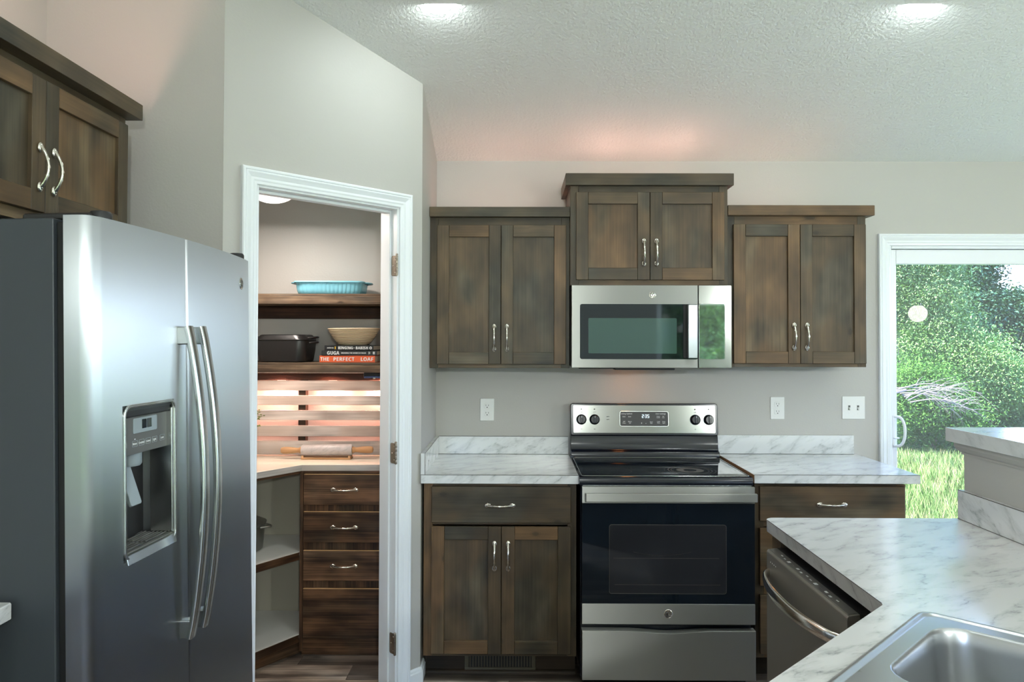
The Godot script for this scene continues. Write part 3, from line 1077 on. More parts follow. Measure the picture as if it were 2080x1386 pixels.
func build_cabinets() -> void:
	var f := 3.664
	# left upper
	var y := 1.381
	var c := cabinet("upper_cabinet", "dark-stained two-door upper cabinet between the pantry wall and the microwave", V(-0.424, y, f), 0.0, 0.682, 0.745, f - 3.664 + 0.30, 0.0, [[0.0, 0.030], [0.685, 0.745]])
	door(c, 0.036, 0.3465, 0.019, 0.697, 0.315, 0.147)
	door(c, 0.3485, 0.664, 0.019, 0.697, 0.377, 0.147)
	crown(c, 0.0, 0.682, 0.735, 0.783, -0.30, 0.036, [false, false])
	# middle upper, raised above the microwave
	c = cabinet("upper_cabinet", "raised two-door cabinet with overhanging top board above the microwave", V(0.2585, 1.783, 3.62), 0.0, 0.759, 0.487, 0.344, 0.0, [[0.0, 0.035], [0.440, 0.487]])
	door(c, 0.027, 0.3805, 0.025, 0.449, 0.352, 0.157)
	door(c, 0.3825, 0.739, 0.025, 0.449, 0.412, 0.157)
	crown(c, -0.024, 0.783, 0.480, 0.538, -0.344, 0.026, [true, true])
	# right upper
	c = cabinet("upper_cabinet", "dark-stained two-door upper cabinet beside the sliding glass door", V(1.0225, y + 0.009, f), 0.0, 0.6795, 0.750, 0.30, 0.0, [[0.0, 0.030], [0.690, 0.750]])
	door(c, 0.0315, 0.353, 0.017, 0.694, 0.3225, 0.148)
	door(c, 0.355, 0.6735, 0.017, 0.694, 0.3845, 0.148)
	crown(c, 0.0, 0.7085, 0.735, 0.784, -0.30, 0.036, [false, true])
	# above the refrigerator, facing right
	c = cabinet("upper_cabinet", "dark-stained two-door cabinet above the refrigerator", V(-1.318, 1.835, 1.60), PI / 2, 0.905, 0.425, 0.38, 0.0, [[0.0, 0.040], [0.397, 0.425]])
	door(c, 0.020, 0.4515, 0.030, 0.398, 0.422, 0.150)
	door(c, 0.4535, 0.888, 0.030, 0.398, 0.484, 0.150)
	crown(c, -0.02, 0.930, 0.425, 0.478, -0.38, 0.046, [true, true])
	# left base
	c = cabinet("base_cabinet", "dark-stained base cabinet with one drawer over two doors left of the range", V(-0.414, 0, 3.376), 0.0, 0.684, 0.876, 0.588, 0.105, [[0.105, 0.125], [0.690, 0.704], [0.862, 0.876]])
	var dw := drawer(c, 0.036, 0.658, 0.701, 0.864)
	pull(dw, Vector3(0.343, 0.780, 0.019), false)
	door(c, 0.036, 0.3475, 0.121, 0.685, 0.318, 0.556)
	door(c, 0.3495, 0.658, 0.121, 0.685, 0.379, 0.556)
	# the air register set in its toe kick, and the shoe moulding below
	var reg := S()
	var x0 := 0.180
	var x1 := 0.505
	reg.box(Vector3(x0, 0.014, -0.075), Vector3(x1, 0.026, -0.066), 0.002)
	reg.box(Vector3(x0, 0.086, -0.075), Vector3(x1, 0.100, -0.066), 0.002)
	reg.box(Vector3(x0, 0.026, -0.075), Vector3(x0 + 0.020, 0.086, -0.066), 0.002)
	reg.box(Vector3(x1 - 0.020, 0.026, -0.075), Vector3(x1, 0.086, -0.066), 0.002)
	var bronze := mat(Color(0.30, 0.28, 0.23), 0.45, 0.3)
	var rg := part("air_register", reg, bronze, c)
	for i in 22:
		var sx := x0 + 0.026 + i * (x1 - x0 - 0.052) / 21.0
		part("slat", S().box(Vector3(sx - 0.0028, 0.026, -0.074), Vector3(sx + 0.0028, 0.086, -0.0675), 0.001), bronze, rg)
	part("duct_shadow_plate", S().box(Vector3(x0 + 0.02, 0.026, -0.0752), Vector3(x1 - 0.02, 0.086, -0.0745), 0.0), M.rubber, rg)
	var shoe := PackedVector2Array()
	for i in 6:
		shoe.append(Vector2(-0.075 + 0.016 * sin(i * PI / 10), 0.016 * cos(i * PI / 10)))
	shoe.append(Vector2(-0.075, 0))
	var sh := S(0)
	for i in shoe.size() - 1:
		var a := shoe[i]
		var b := shoe[i + 1]
		var nn := Vector3(0, a.x - b.x, b.y - a.y)
		if nn.length() > 0.0:
			nn = Vector3(0, (a.y + b.y) / 2, (a.x + b.x) / 2 + 0.075).normalized()
			sh.flat(Vector3(0.0, a.y, a.x), Vector3(0.684, a.y, a.x), Vector3(0.684, b.y, b.x), Vector3(0.0, b.y, b.x), nn)
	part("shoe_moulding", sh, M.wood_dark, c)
	# right base: three drawers
	c = cabinet("base_cabinet", "dark-stained base cabinet with a stack of drawers right of the range", V(1.066, 0, 3.376), 0.0, 0.674, 0.876, 0.588, 0.105, [[0.105, 0.122], [0.385, 0.425], [0.686, 0.712], [0.866, 0.876]])
	dw = drawer(c, 0.018, 0.664, 0.715, 0.869)
	pull(dw, Vector3(0.337, 0.790, 0.019), false)
	dw = drawer(c, 0.018, 0.664, 0.428, 0.684)
	pull(dw, Vector3(0.337, 0.560, 0.019), false)
	dw = drawer(c, 0.018, 0.664, 0.126, 0.388)
	pull(dw, Vector3(0.337, 0.260, 0.019), false)
	# the end of a counter and cabinet in front of the refrigerator's side
	c = cabinet("base_cabinet", "dark base cabinet end at the left edge in front of the refrigerator", V(-1.115, 0, 0.75), PI / 2, 0.815, 0.929, 0.57, 0.1, [[0.1, 0.13], [0.89, 0.929]])
	door(c, 0.03, 0.40, 0.13, 0.88, 0.37, 0.7)
	door(c, 0.402, 0.79, 0.13, 0.88, 0.43, 0.7)
	var ct := thing("countertop", "small white countertop corner at the left edge beside the refrigerator", "countertop", V(-1.39, 0.93, 1.16))
	part("slab", S().box(V(ROOM_L + 0.001, 0.930, 0.75), V(-1.056, 0.9665, 1.577), 0.003), M.marble, ct)


# a dark hairline where two sheets of laminate meet on the upper front edge
func seam(parent: Node3D, a: Vector3, b: Vector3) -> void:
	part("laminate_seam", S().sweep([a, b], circle(0.0011, 6), Vector3(0.02, 1, 0.03)), M.seam, parent)


func build_counters() -> void:
	var c := thing("countertop", "white marble-look laminate countertop left of the range", "countertop", V(-0.07, 0.88, 3.65))
	part("slab", S().box(V(-0.423, 0.880, 3.336), V(0.276, 0.9185, BACK), 0.001), M.marble, c)
	part("backsplash", S().box(V(-0.405, 0.9187, 3.945), V(0.272, 1.012, BACK), 0.001), M.marble, c)
	part("side_splash", S().box(V(-0.4245, 0.9187, 3.340), V(-0.405, 1.012, BACK), 0.001), M.marble, c)
	seam(c, V(-0.423, 0.9185, 3.3362), V(0.276, 0.9185, 3.3362))
	seam(c, V(-0.405, 1.012, 3.9452), V(0.272, 1.012, 3.9452))
	seam(c, V(-0.4055, 1.012, 3.3402), V(-0.4055, 1.012, 3.945))
	seam(c, V(-0.4055, 0.9187, 3.3402), V(-0.4055, 1.012, 3.3402))
	seam(c, V(-0.405, 0.919, 3.945), V(0.272, 0.919, 3.945))
	c = thing("countertop", "white marble-look laminate countertop right of the range", "countertop", V(1.42, 0.885, 3.65))
	part("slab", S().box(V(1.054, 0.886, 3.336), V(1.786, 0.924, BACK), 0.001), M.marble, c)
	part("raw_edge", S().box(V(1.0525, 0.887, 3.338), V(1.0538, 0.923, 3.94), 0.0), M.particle, c)
	part("backsplash", S().box(V(1.054, 0.9242, 3.945), V(1.766, 1.022, BACK), 0.001), M.marble, c)
	seam(c, V(1.054, 0.924, 3.3362), V(1.786, 0.924, 3.3362))
	seam(c, V(1.054, 0.9245, 3.945), V(1.766, 0.9245, 3.945))


# ---------- appliances ----------

func plate(x0: float, y0: float, x1: float, y1: float, r: float, z0: float, z1: float, b := 0.001, g := 1) -> Shape:
	return S(g).prism(rr(x0, y0, x1, y1, r), 2, z0, z1, b)


func annulus(at: Vector3, r0: float, r1: float, segs := 48) -> Shape:
	var s := S()
	for i in segs:
		var a := Vector3(cos(TAU * i / segs), 0, sin(TAU * i / segs))
		var b := Vector3(cos(TAU * (i + 1) / segs), 0, sin(TAU * (i + 1) / segs))
		s.flat(at + a * r0, at + b * r0, at + b * r1, at + a * r1, Vector3.UP)
	return s


# a round maker's badge with a curled monogram, facing +z in its parent's axes
func badge(parent: Node3D, at: Vector3, r: float) -> void:
	var k := put("badge", S().lathe([Vector2(r, 0), Vector2(r, 0.0015), Vector2(r * 0.92, 0.0025), Vector2(r * 0.84, 0.0018), Vector2(0, 0.0018)], Vector3.ZERO, Vector3.BACK, 32).mesh(), M.nickel, parent, at)
	var s := S()
	for w in [[-0.30, 1.0], [0.30, 1.0]]:
		var path := []
		for i in 15:
			var a := -0.7 + 5.2 * i / 14.0
			path.append(Vector3(r * (w[0] + 0.27 * cos(a)), r * 0.36 * sin(a), 0.0022))
		s.sweep(path, circle(r * 0.055, 6), Vector3.BACK)
	for i in 4:
		var path := []
		for j in 7:
			var a := PI / 2 * i + 0.25 + j * 0.18
			path.append(Vector3(r * 0.68 * cos(a), r * 0.68 * sin(a) * (0.9 + 0.1 * sin(j)), 0.0022))
		s.sweep(path, circle(r * 0.05, 6), Vector3.BACK)
	var mo := put("monogram", s.mesh(), M.panel_grey, parent, at)
	mo.rotation = k.rotation


const SEGMENTS := {"2": "abged", "3": "abgcd", "5": "afgcd"}


func digit_shape(s: Shape, c: String, x: float, y: float, w: float, h: float, z: float) -> void:
	var t := h * 0.13
	var at := {"a": [0, h - t, w, h], "g": [0, h / 2 - t / 2, w, h / 2 + t / 2], "d": [0, 0, w, t], "b": [w - t, h / 2, w, h], "c": [w - t, 0, w, h / 2], "f": [0, h / 2, t, h], "e": [0, 0, t, h / 2]}
	for q in SEGMENTS[c]:
		var r: Array = at[q]
		s.box(Vector3(x + r[0] + 0.0003, y + r[1] + 0.0003, z), Vector3(x + r[2] - 0.0003, y + r[3] - 0.0003, z + 0.0006), 0.0)


func build_range() -> void:
	var cx := 0.659
	var o := thing("range", "stainless steel electric range with black glass cooktop and oven door", "stove", V(cx, 0, 3.62))
	part("body", bx(0.283, 1.035, 0.03, 0.893, 3.335, 3.94, 0.002), M.black_enamel, o)
	part("kick_plate", bx(0.30, 1.02, 0.0, 0.04, 3.36, 3.40), M.rubber, o)
	# cooktop: a black rim with a rounded front edge and the glass let in
	var prof := pts([3.298, 0.892, 3.298, 0.917, 3.301, 0.924, 3.308, 0.928, 3.87, 0.928, 3.87, 0.892])
	part("cooktop_rim", S().prism(prof, 0, 0.276, 1.037, 0.003), M.black_enamel, o).position.y = -0.009
	var ct := part("cooktop", bx(0.292, 1.024, 0.9275, 0.9292, 3.322, 3.835, 0.0006), M.black_glass, o)
	var edge := []
	for q in rr(0.290, 3.320, 1.026, 3.837, 0.012, 4):
		edge.append(V(q.x, 0.9288, q.y))
	part("cooktop_edge", S().sweep(edge, circle(0.0022, 6), Vector3(0.01, 1, 0.02), [], true), M.steel_polish, ct)
	for b in [[0.445, 3.445, 0.082], [0.800, 3.470, 0.118], [0.445, 3.700, 0.108], [0.845, 3.710, 0.078]]:
		var s := annulus(V(b[0], 0.92935, b[1]), b[2] - 0.003, b[2])
		part("burner_ring", s, M.print_grey, ct)
	var w := S()
	for q in [[0.098, 0.101], [0.085, 0.087], [0.030, 0.062]]:
		var t := annulus(V(0.800, 0.92945, 3.470), q[0], q[1])
		w.v.append_array(t.v); w.n.append_array(t.n); w.t.append_array(t.t)
	part("burner_residue", w, M.residue, ct)
	ct.position.y = -0.009
	part("vent_strip", bx(0.290, 1.028, 0.8795, 0.8835, 3.296, 3.335, 0.001), M.steel_bright, o)
	# backguard: black curved lower part, stainless control panel leaning back above it
	var bg := pts([3.838, 0.92, 3.838, 0.940, 3.842, 0.948, 3.860, 0.952, 3.866, 0.958, 3.870, 0.985, 3.876, 1.018, 3.884, 1.034, 3.945, 1.034, 3.945, 0.92])
	part("backguard", S().prism(bg, 0, 0.280, 1.037, 0.002), M.black_enamel, o)
	var p := put("control_panel", plate(-0.380, 0.0, 0.380, 0.166, 0.014, -0.045, -0.002, 0.004).mesh(), M.black_enamel, o, Vector3(0, 1.027, -0.250))
	p.rotation.x = -0.115
	part("steel_fascia", plate(-0.366, 0.013, 0.366, 0.156, 0.006, -0.003, 0.001, 0.001), M.steel_polish, p)
	var bz := []
	for q in rr(-0.126, 0.048, 0.124, 0.124, 0.010):
		bz.append(Vector3(q.x, q.y, 0.0015))
	part("display_bezel", S().sweep(bz, circle(0.0025, 6), Vector3.BACK, [], true), M.steel_bright, p)
	part("display", plate(-0.126, 0.048, 0.124, 0.124, 0.010, 0.0, 0.0018, 0.0004), M.dark_grey, p)
	var dg := S()
	for q in [["2", -0.012], ["3", 0.004], ["5", 0.0165]]:
		digit_shape(dg, q[0], q[1], 0.091, 0.0095, 0.018, 0.0018)
	for yy in [0.096, 0.103]:
		dg.box(Vector3(0.0006, yy, 0.0018), Vector3(0.0022, yy + 0.0018, 0.0024), 0.0)
	part("clock_digits", dg, M.digit, p)
	for q in [["Cooking Options", -0.093, 0.112, 0.0062], ["Bake", -0.104, 0.097, 0.005], ["Broil", -0.075, 0.097, 0.005], ["Self", -0.104, 0.072, 0.005], ["Clean", -0.104, 0.064, 0.005], ["Warm", -0.074, 0.072, 0.005], ["Off", -0.074, 0.064, 0.005], ["Oven Settings", 0.085, 0.112, 0.0062], ["Timer", 0.072, 0.099, 0.005], ["On/Off", 0.072, 0.092, 0.004], ["Set", 0.098, 0.099, 0.005], ["Clock", 0.098, 0.092, 0.004], ["Start", 0.036, 0.070, 0.005], ["Time", 0.036, 0.063, 0.004], ["Cook", 0.073, 0.072, 0.005], ["Time", 0.073, 0.065, 0.005], ["Oven", 0.100, 0.072, 0.005], ["Light", 0.100, 0.065, 0.005], ["+", -0.014, 0.064, 0.012], ["-", 0.008, 0.064, 0.012]]:
		write(q[0], q[3], M.print_white, p, Vector3(q[1], q[2], 0.0019))
	for x in [-0.324, -0.256, 0.262, 0.332]:
		part("knob", S().lathe([Vector2(0.026, 0.001), Vector2(0.0265, 0.006), Vector2(0.024, 0.009), Vector2(0.0215, 0.022), Vector2(0.0195, 0.0245), Vector2(0, 0.0245)], Vector3(x, 0.082, 0), Vector3.BACK, 32), M.black_enamel, p)
		part("knob_grip", S().box(Vector3(x - 0.0055, 0.063, 0.015), Vector3(x + 0.0055, 0.1015, 0.031), 0.003), M.black_enamel, p)
		part("knob_mark", S().box(Vector3(x - 0.0008, 0.092, 0.0308), Vector3(x + 0.0008, 0.101, 0.0314), 0.0), M.print_white, p)
		write("Off", 0.006, M.print_dark, p, Vector3(x, 0.119, 0.0012))
		write("Hi", 0.006, M.print_dark, p, Vector3(x, 0.033, 0.0012))
		part("burner_symbol", S().box(Vector3(x - 0.003, 0.132, 0.001), Vector3(x + 0.003, 0.138, 0.0014), 0.0), M.print_dark, p)
		var tk := S()
		for i in 9:
			var a := PI / 2 + (i - 4) * 0.55
			if i != 4:
				tk.box(Vector3(x + cos(a) * 0.031 - 0.0008, 0.082 + sin(a) * 0.031 - 0.0008, 0.001), Vector3(x + cos(a) * 0.031 + 0.0008, 0.082 + sin(a) * 0.031 + 0.0008, 0.0014), 0.0)
		part("dial_mark", tk, M.print_dark, p)
	for yy in [0.096, 0.081]:
		part("indicator_mark", S().box(Vector3(-0.194, yy, 0.001), Vector3(-0.180, yy + 0.002, 0.0014), 0.0), M.print_dark, p)
	# oven door
	var dr := part("oven_door", bx(0.288, 1.041, 0.282, 0.877, 3.300, 3.334, 0.002), M.black_enamel, o)
	part("top_band", bx(0.2875, 1.0415, 0.806, 0.878, 3.290, 3.302, 0.002, 0), M.steel_flat, dr)
	part("door_glass", bx(0.2882, 1.0408, 0.3705, 0.8055, 3.2915, 3.302, 0.001), M.black_glass, dr)
	part("bottom_band", bx(0.2875, 1.0415, 0.281, 0.370, 3.290, 3.302, 0.002, 0), M.steel_flat, dr)
	var win := PackedVector2Array()
	for q in rr(0.406, 0.413, 0.917, 0.714, 0.010):
		win.append(q)
	part("oven_window", S().prism(win, 2, -3.2925, -3.2908, 0.0004), M.oven_window, dr)
	var wb := []
	for q in rr(0.407, 0.414, 0.916, 0.713, 0.010):
		wb.append(Vector3(q.x, q.y, -3.2909))
	part("window_border", S().sweep(wb, circle(0.0012, 6, 0.0006), Vector3.BACK, [], true), M.rack, dr)
	var rk := S()
	rk.box(V(0.425, 0.567, 3.2905), V(0.885, 0.569, 3.2909), 0.0)
	rk.box(V(0.430, 0.452, 3.2905), V(0.890, 0.454, 3.2909), 0.0)
	var arc := []
	for i in 15:
		var u := -1.0 + i / 7.0
		arc.append(V(0.637 + 0.125 * u, 0.580 + 0.015 * u * u, 3.2907))
	rk.sweep(arc, circle(0.0012, 6, 0.0004), Vector3.UP)
	part("oven_rack", rk, M.rack, dr)
	var hp := S(0)
	hp.prism(rr(0.300, 0.820, 1.040, 0.857, 0.004), 2, -3.262, -3.246, 0.003)
	for x in [0.318, 1.004]:
		hp.box(V(x, 0.828, 3.262), V(x + 0.022, 0.850, 3.291), 0.002)
	part("handle", hp, M.steel_flat, dr)
	badge_at(dr, V(0.663, 0.328, 3.2899) - o.position, 0.019)
	# storage drawer with a scooped upper edge
	var top := PackedVector2Array([Vector2(0.288, 0.040), Vector2(1.043, 0.040), Vector2(1.043, 0.254)])
	for i in 17:
		var u := 1.0 - i / 8.0
		top.append(Vector2(0.663 + 0.19 * u, 0.2425 + 0.0105 * (0.5 - 0.5 * cos(PI * clampf(absf(u) * 1.0, 0, 1)))))
	top.append(Vector2(0.288, 0.254))
	part("storage_drawer", S(0).prism(top, 2, -3.332, -3.288, 0.002), M.steel_flat, o)


func badge_at(parent: Node3D, at: Vector3, r: float) -> void:
	badge(parent, at, r)


func build_microwave() -> void:
	var o := thing("microwave", "stainless steel microwave with black glass door fixed under the raised cabinet", "microwave", V(0.641, 1.384, 3.765))
	part("body", bx(0.262, 1.020, 1.392, 1.781, 3.590, 3.962, 0.002), M.dark_grey, o)
	var d := part("door", S(0).prism(rr(0.2605, 1.386, 0.8615, 1.780, 0.004), 2, -3.590, -3.565, 0.003), M.steel_flat, o)
	part("door_glass", S().prism(rr(0.301, 1.428, 0.8605, 1.690, 0.010), 2, -3.5655, -3.5635, 0.0006), M.door_mirror, d)
	part("door_window", S().prism(rr(0.341, 1.455, 0.760, 1.623, 0.004), 2, -3.5640, -3.5631, 0.0003), M.mesh_glass, d)
	part("handle_recess", S().prism(rr(0.790, 1.434, 0.815, 1.688, 0.002), 2, -3.5640, -3.5560, 0.001), M.rubber, d)
	var h := S()
	h.prism(rr(0.806, 1.434, 0.850, 1.687, 0.004), 2, -3.538, -3.524, 0.003)
	for y in [1.440, 1.664]:
		h.box(V(0.812, y, 3.538), V(0.846, y + 0.018, 3.5645), 0.001)
	part("handle", h, M.steel, d)
	badge_at(d, V(0.645, 1.733, 3.5648) - o.position, 0.0165)
	var p := part("control_panel", S(0).prism(rr(0.8632, 1.386, 1.0215, 1.781, 0.004), 2, -3.590, -3.565, 0.003), M.steel_polish, o)
	part("touch_glass", S().prism(rr(0.866, 1.429, 0.988, 1.692, 0.008), 2, -3.5655, -3.5635, 0.0006), M.mirror_glass, p)
	var u := S()
	u.box(V(0.30, 1.381, 3.60), V(0.50, 1.3915, 3.90), 0.001)
	u.box(V(0.47, 1.376, 3.585), V(0.755, 1.3915, 3.66), 0.002)
	part("vent_filter", u, M.rubber, o)
	# cooking lamp below it, near the wall
	var l := thing("cooktop_lamp", "small amber lamp under the microwave lighting the range panel", "lamp", V(0.585, 1.389, 3.80))
	part("lamp_lens", bx(0.555, 0.615, 1.3875, 1.3915, 3.785, 3.815, 0.001), M.lamp_amber, l)
	lamp_area(l, Vector3(0, -0.006, 0), Vector3(-PI / 2, 0, 0), Vector2(0.05, 0.03), Color(1.0, 0.60, 0.28), 0.022)


func fridge_bow(z: float) -> float:
	return -0.028 * pow(z / 0.4625, 2.0)


# the plan of a door from z0 to z1 with the curved front, edges rounded where they are free
func door_plan(z0: float, z1: float, round0: float, round1: float) -> PackedVector2Array:
	var out := PackedVector2Array()
	var n := 10
	out.append(Vector2(-0.086, -z0))
	if round0 > 0.0:
		for i in 6:
			var a := PI / 2 * i / 5.0
			out.append(Vector2(fridge_bow(z0) - round0 * (1.0 - sin(a)), -(z0 + round0 * (1.0 - cos(a)))))
	for i in n + 1:
		var z := lerpf(z0 + round0, z1 - round1, i / float(n))
		if (i > 0 or round0 == 0.0) and (i < n or round1 == 0.0):
			out.append(Vector2(fridge_bow(z), -z))
	if round1 > 0.0:
		for i in 6:
			var a := PI / 2 * (1.0 - i / 5.0)
			out.append(Vector2(fridge_bow(z1) - round1 * (1.0 - sin(a)), -(z1 - round1 * (1.0 - cos(a)))))
	out.append(Vector2(-0.086, -z1))
	return out


func build_fridge() -> void:
	var o := thing("refrigerator", "stainless steel side-by-side refrigerator with a water dispenser in its left door", "refrigerator", V(-0.846, 0, 2.065))
	o.rotation.z = deg_to_rad(1.1)
	var top := 1.785
	part("body", S().box(Vector3(-0.80, 0.035, -0.482), Vector3(-0.110, top - 0.004, 0.472), 0.004), M.fridge_side, o)
	part("gasket", S().box(Vector3(-0.110, 0.06, -0.470), Vector3(-0.085, top - 0.012, 0.462), 0.002), M.rubber, o)
	part("base_grille", S().box(Vector3(-0.70, 0.0, -0.45), Vector3(-0.10, 0.035, 0.45), 0.002), M.rubber, o)
	# left door, built round the dispenser opening
	var z0 := 0.148
	var z1 := 0.372
	var y0 := 1.012
	var y1 := 1.367
	var s := S()
	s.prism(door_plan(z1, 0.478, 0.0, 0.024), 1, 0.06, top, 0.0)
	s.prism(door_plan(0.078, z0, 0.006, 0.0), 1, 0.06, top, 0.0)
	s.prism(door_plan(z0, z1, 0.0, 0.0), 1, y1, top, 0.0)
	s.prism(door_plan(z0, z1, 0.0, 0.0), 1, 0.06, y0, 0.0)
	var fd := part("freezer_door", s, M.steel, o)
	var rd := part("refrigerator_door", S().prism(door_plan(-0.490, 0.071, 0.022, 0.006), 1, 0.06, top, 0.0), M.steel, o)
	var k := 0
	for e in [[fd, 0.116], [rd, 0.036]]:
		var z: float = e[1]
		var bowx := fridge_bow(z)
		var path := []
		var yy := [0.748, 1.552]
		for i in 25:
			var u := i / 24.0
			var y := lerpf(yy[0], yy[1], u)
			path.append(Vector3(bowx + 0.022 + 0.040 * pow(sin(PI * u), 0.85), y, z))
		part("handle", S().sweep(path, rr(-0.0165, -0.0075, 0.0165, 0.0075, 0.005, 3), Vector3(1, 0, 0)), M.steel_bright, e[0])
		var mt := S()
		mt.box(Vector3(bowx - 0.002, yy[1] - 0.047, z - 0.014), Vector3(bowx + 0.030, yy[1] - 0.001, z + 0.0155), 0.003)
		mt.box(Vector3(bowx - 0.002, yy[0] + 0.001, z - 0.014), Vector3(bowx + 0.030, yy[0] + 0.047, z + 0.0155), 0.003)
		part("handle_mount", mt, M.steel_bright, e[0])
		k += 1
	badge(rd, Vector3(fridge_bow(-0.365), 1.70, -0.365), 0.019)
	var bd: Node3D = rd.get_node("badge")
	bd.rotation.y = PI / 2 + 0.09
	rd.get_node("monogram").rotation.y = PI / 2 + 0.09
	# hinge covers on top
	var hc := S()
	hc.box(Vector3(-0.20, top - 0.004, 0.30), Vector3(-0.05, top + 0.012, 0.44), 0.005)
	hc.lathe([Vector2(0.024, 0), Vector2(0.024, 0.012), Vector2(0.020, 0.018), Vector2(0, 0.019)], Vector3(-0.046, top, 0.405), Vector3.UP, 20)
	part("hinge_cover", hc, M.dark_grey, o)
	var hd := S()
	hd.box(Vector3(-0.20, top - 0.004, -0.44), Vector3(-0.05, top + 0.012, -0.30), 0.005)
	hd.lathe([Vector2(0.024, 0), Vector2(0.024, 0.012), Vector2(0.020, 0.018), Vector2(0, 0.019)], Vector3(-0.046, top, -0.405), Vector3.UP, 20)
	part("hinge_cover", hd, M.dark_grey, o)
	# dispenser: its own axes lie in the door's face, x away from the camera's side, z outwards
	var w := 0.112
	var lining := S()
	lining.box(Vector3(-w, y0, -0.100), Vector3(w, y1, -0.090), 0.0)
	lining.box(Vector3(-w - 0.004, y0, -0.092), Vector3(-w + 0.004, y1, -0.004), 0.0)
	lining.box(Vector3(w - 0.004, y0, -0.092), Vector3(w + 0.004, y1, -0.004), 0.0)
	lining.box(Vector3(-w, y0 - 0.002, -0.092), Vector3(w, y0 + 0.006, -0.004), 0.0)
	lining.box(Vector3(-w, y1 - 0.014, -0.092), Vector3(w, y1 + 0.002, -0.004), 0.0)
	var dp := put("dispenser", lining.mesh(), M.cavity, o, Vector3(fridge_bow(0.26), 0, 0.26))
	dp.rotation.y = PI / 2 - 0.067
	var loop := []
	for q in rr(-w + 0.003, y0 + 0.003, w - 0.003, y1 - 0.003, 0.022, 6):
		loop.append(Vector3(q.x, q.y, 0.0))
	part("bezel", S().sweep(loop, rr(-0.0040, -0.010, 0.0040, 0.0035, 0.002, 3), Vector3.BACK, [], true), M.steel_bright, dp)
	part("side_wall", S().box(Vector3(w - 0.016, y0 + 0.02, -0.060), Vector3(w - 0.005, y1 - 0.02, 0.0), 0.003), M.steel_bright, dp)
	part("lower_lip", S().prism(pts([-0.006, y0 - 0.006, -0.002, y0 + 0.014, 0.014, y0 + 0.020, 0.014, y0 - 0.004]), 0, -w + 0.006, w - 0.006, 0.001), M.steel_bright, dp)
	part("visor", S().prism(rr(-w + 0.008, y1 - 0.030, w - 0.010, y1 - 0.008, 0.010), 2, -0.07, -0.006, 0.004), M.dark_grey, dp)
	part("control_fascia", S().box(Vector3(-w + 0.006, y1 - 0.118, -0.075), Vector3(w - 0.006, y1 - 0.026, -0.014), 0.001), M.panel_grey, dp)
	part("display_frame", plate(-0.052, y1 - 0.070, 0.050, y1 - 0.034, 0.004, -0.0142, -0.0125, 0.0005), M.pale_grey, dp)
	for x in [[-0.016, 0.003], [0.0055, 0.0245]]:
		part("display", plate(x[0], y1 - 0.061, x[1], y1 - 0.039, 0.0015, -0.0128, -0.0118, 0.0003), M.black_glass, dp)
	var labels := [["Water", -0.044], ["Crushed", -0.016], ["Cubed", 0.012], ["Light", 0.040], ["Lock", 0.075], ["Reset", -0.088]]
	for q in labels:
		var x: float = q[1]
		var yb := y1 - 0.094
		var lp := []
		for r in rr(x - 0.0105, yb - 0.006, x + 0.0105, yb + 0.007, 0.001, 2):
			lp.append(Vector3(r.x, r.y, -0.0138))
		part("button", S().sweep(lp, circle(0.0005, 4), Vector3.BACK, [], true), M.pale_grey, dp)
		write(q[0], 0.0048, M.print_white, dp, Vector3(x, yb, -0.0139))
	write("Filter", 0.0048, M.print_white, dp, Vector3(-0.088, y1 - 0.052, -0.0139))
	for q in [[-0.044, y1 - 0.083], [-0.088, y1 - 0.043]]:
		part("indicator", S().box(Vector3(q[0] - 0.002, q[1] - 0.001, -0.014), Vector3(q[0] + 0.002, q[1] + 0.001, -0.0134), 0.0), M.print_white, dp)
	part("spout", S().lathe([Vector2(0.030, -0.10), Vector2(0.030, -0.145), Vector2(0.026, -0.150), Vector2(0, -0.150)], Vector3(-0.012, y1, -0.050), Vector3.UP, 24), M.pale_grey, dp)
	var pad := put("paddle", S().prism(rr(-0.022, -0.100, 0.022, 0.0, 0.006), 2, -0.005, 0.005, 0.002).mesh(), M.pale_grey, dp, Vector3(-0.012, y1 - 0.150, -0.064))
	pad.rotation.x = -0.32
	part("drip_tray", S().box(Vector3(-w + 0.010, y0 + 0.006, -0.086), Vector3(w - 0.010, y0 + 0.012, -0.010), 0.001), M.rubber, dp)
	part("tray_rim", S().box(Vector3(-w + 0.006, y0 + 0.006, -0.014), Vector3(w - 0.006, y0 + 0.019, -0.004), 0.002), M.panel_grey, dp)
	var gr := S()
	for i in 7:
		var zz := -0.020 - i * 0.0105
		for e in [[-w + 0.012, -0.005], [0.005, w - 0.012]]:
			gr.box(Vector3(e[0], y0 + 0.016, zz - 0.0024), Vector3(e[1], y0 + 0.021, zz + 0.0024), 0.0012)
	gr.box(Vector3(-0.006, y0 + 0.012, -0.086), Vector3(0.006, y0 + 0.018, -0.012), 0.001)
	part("tray_grate", gr, M.panel_grey, dp)


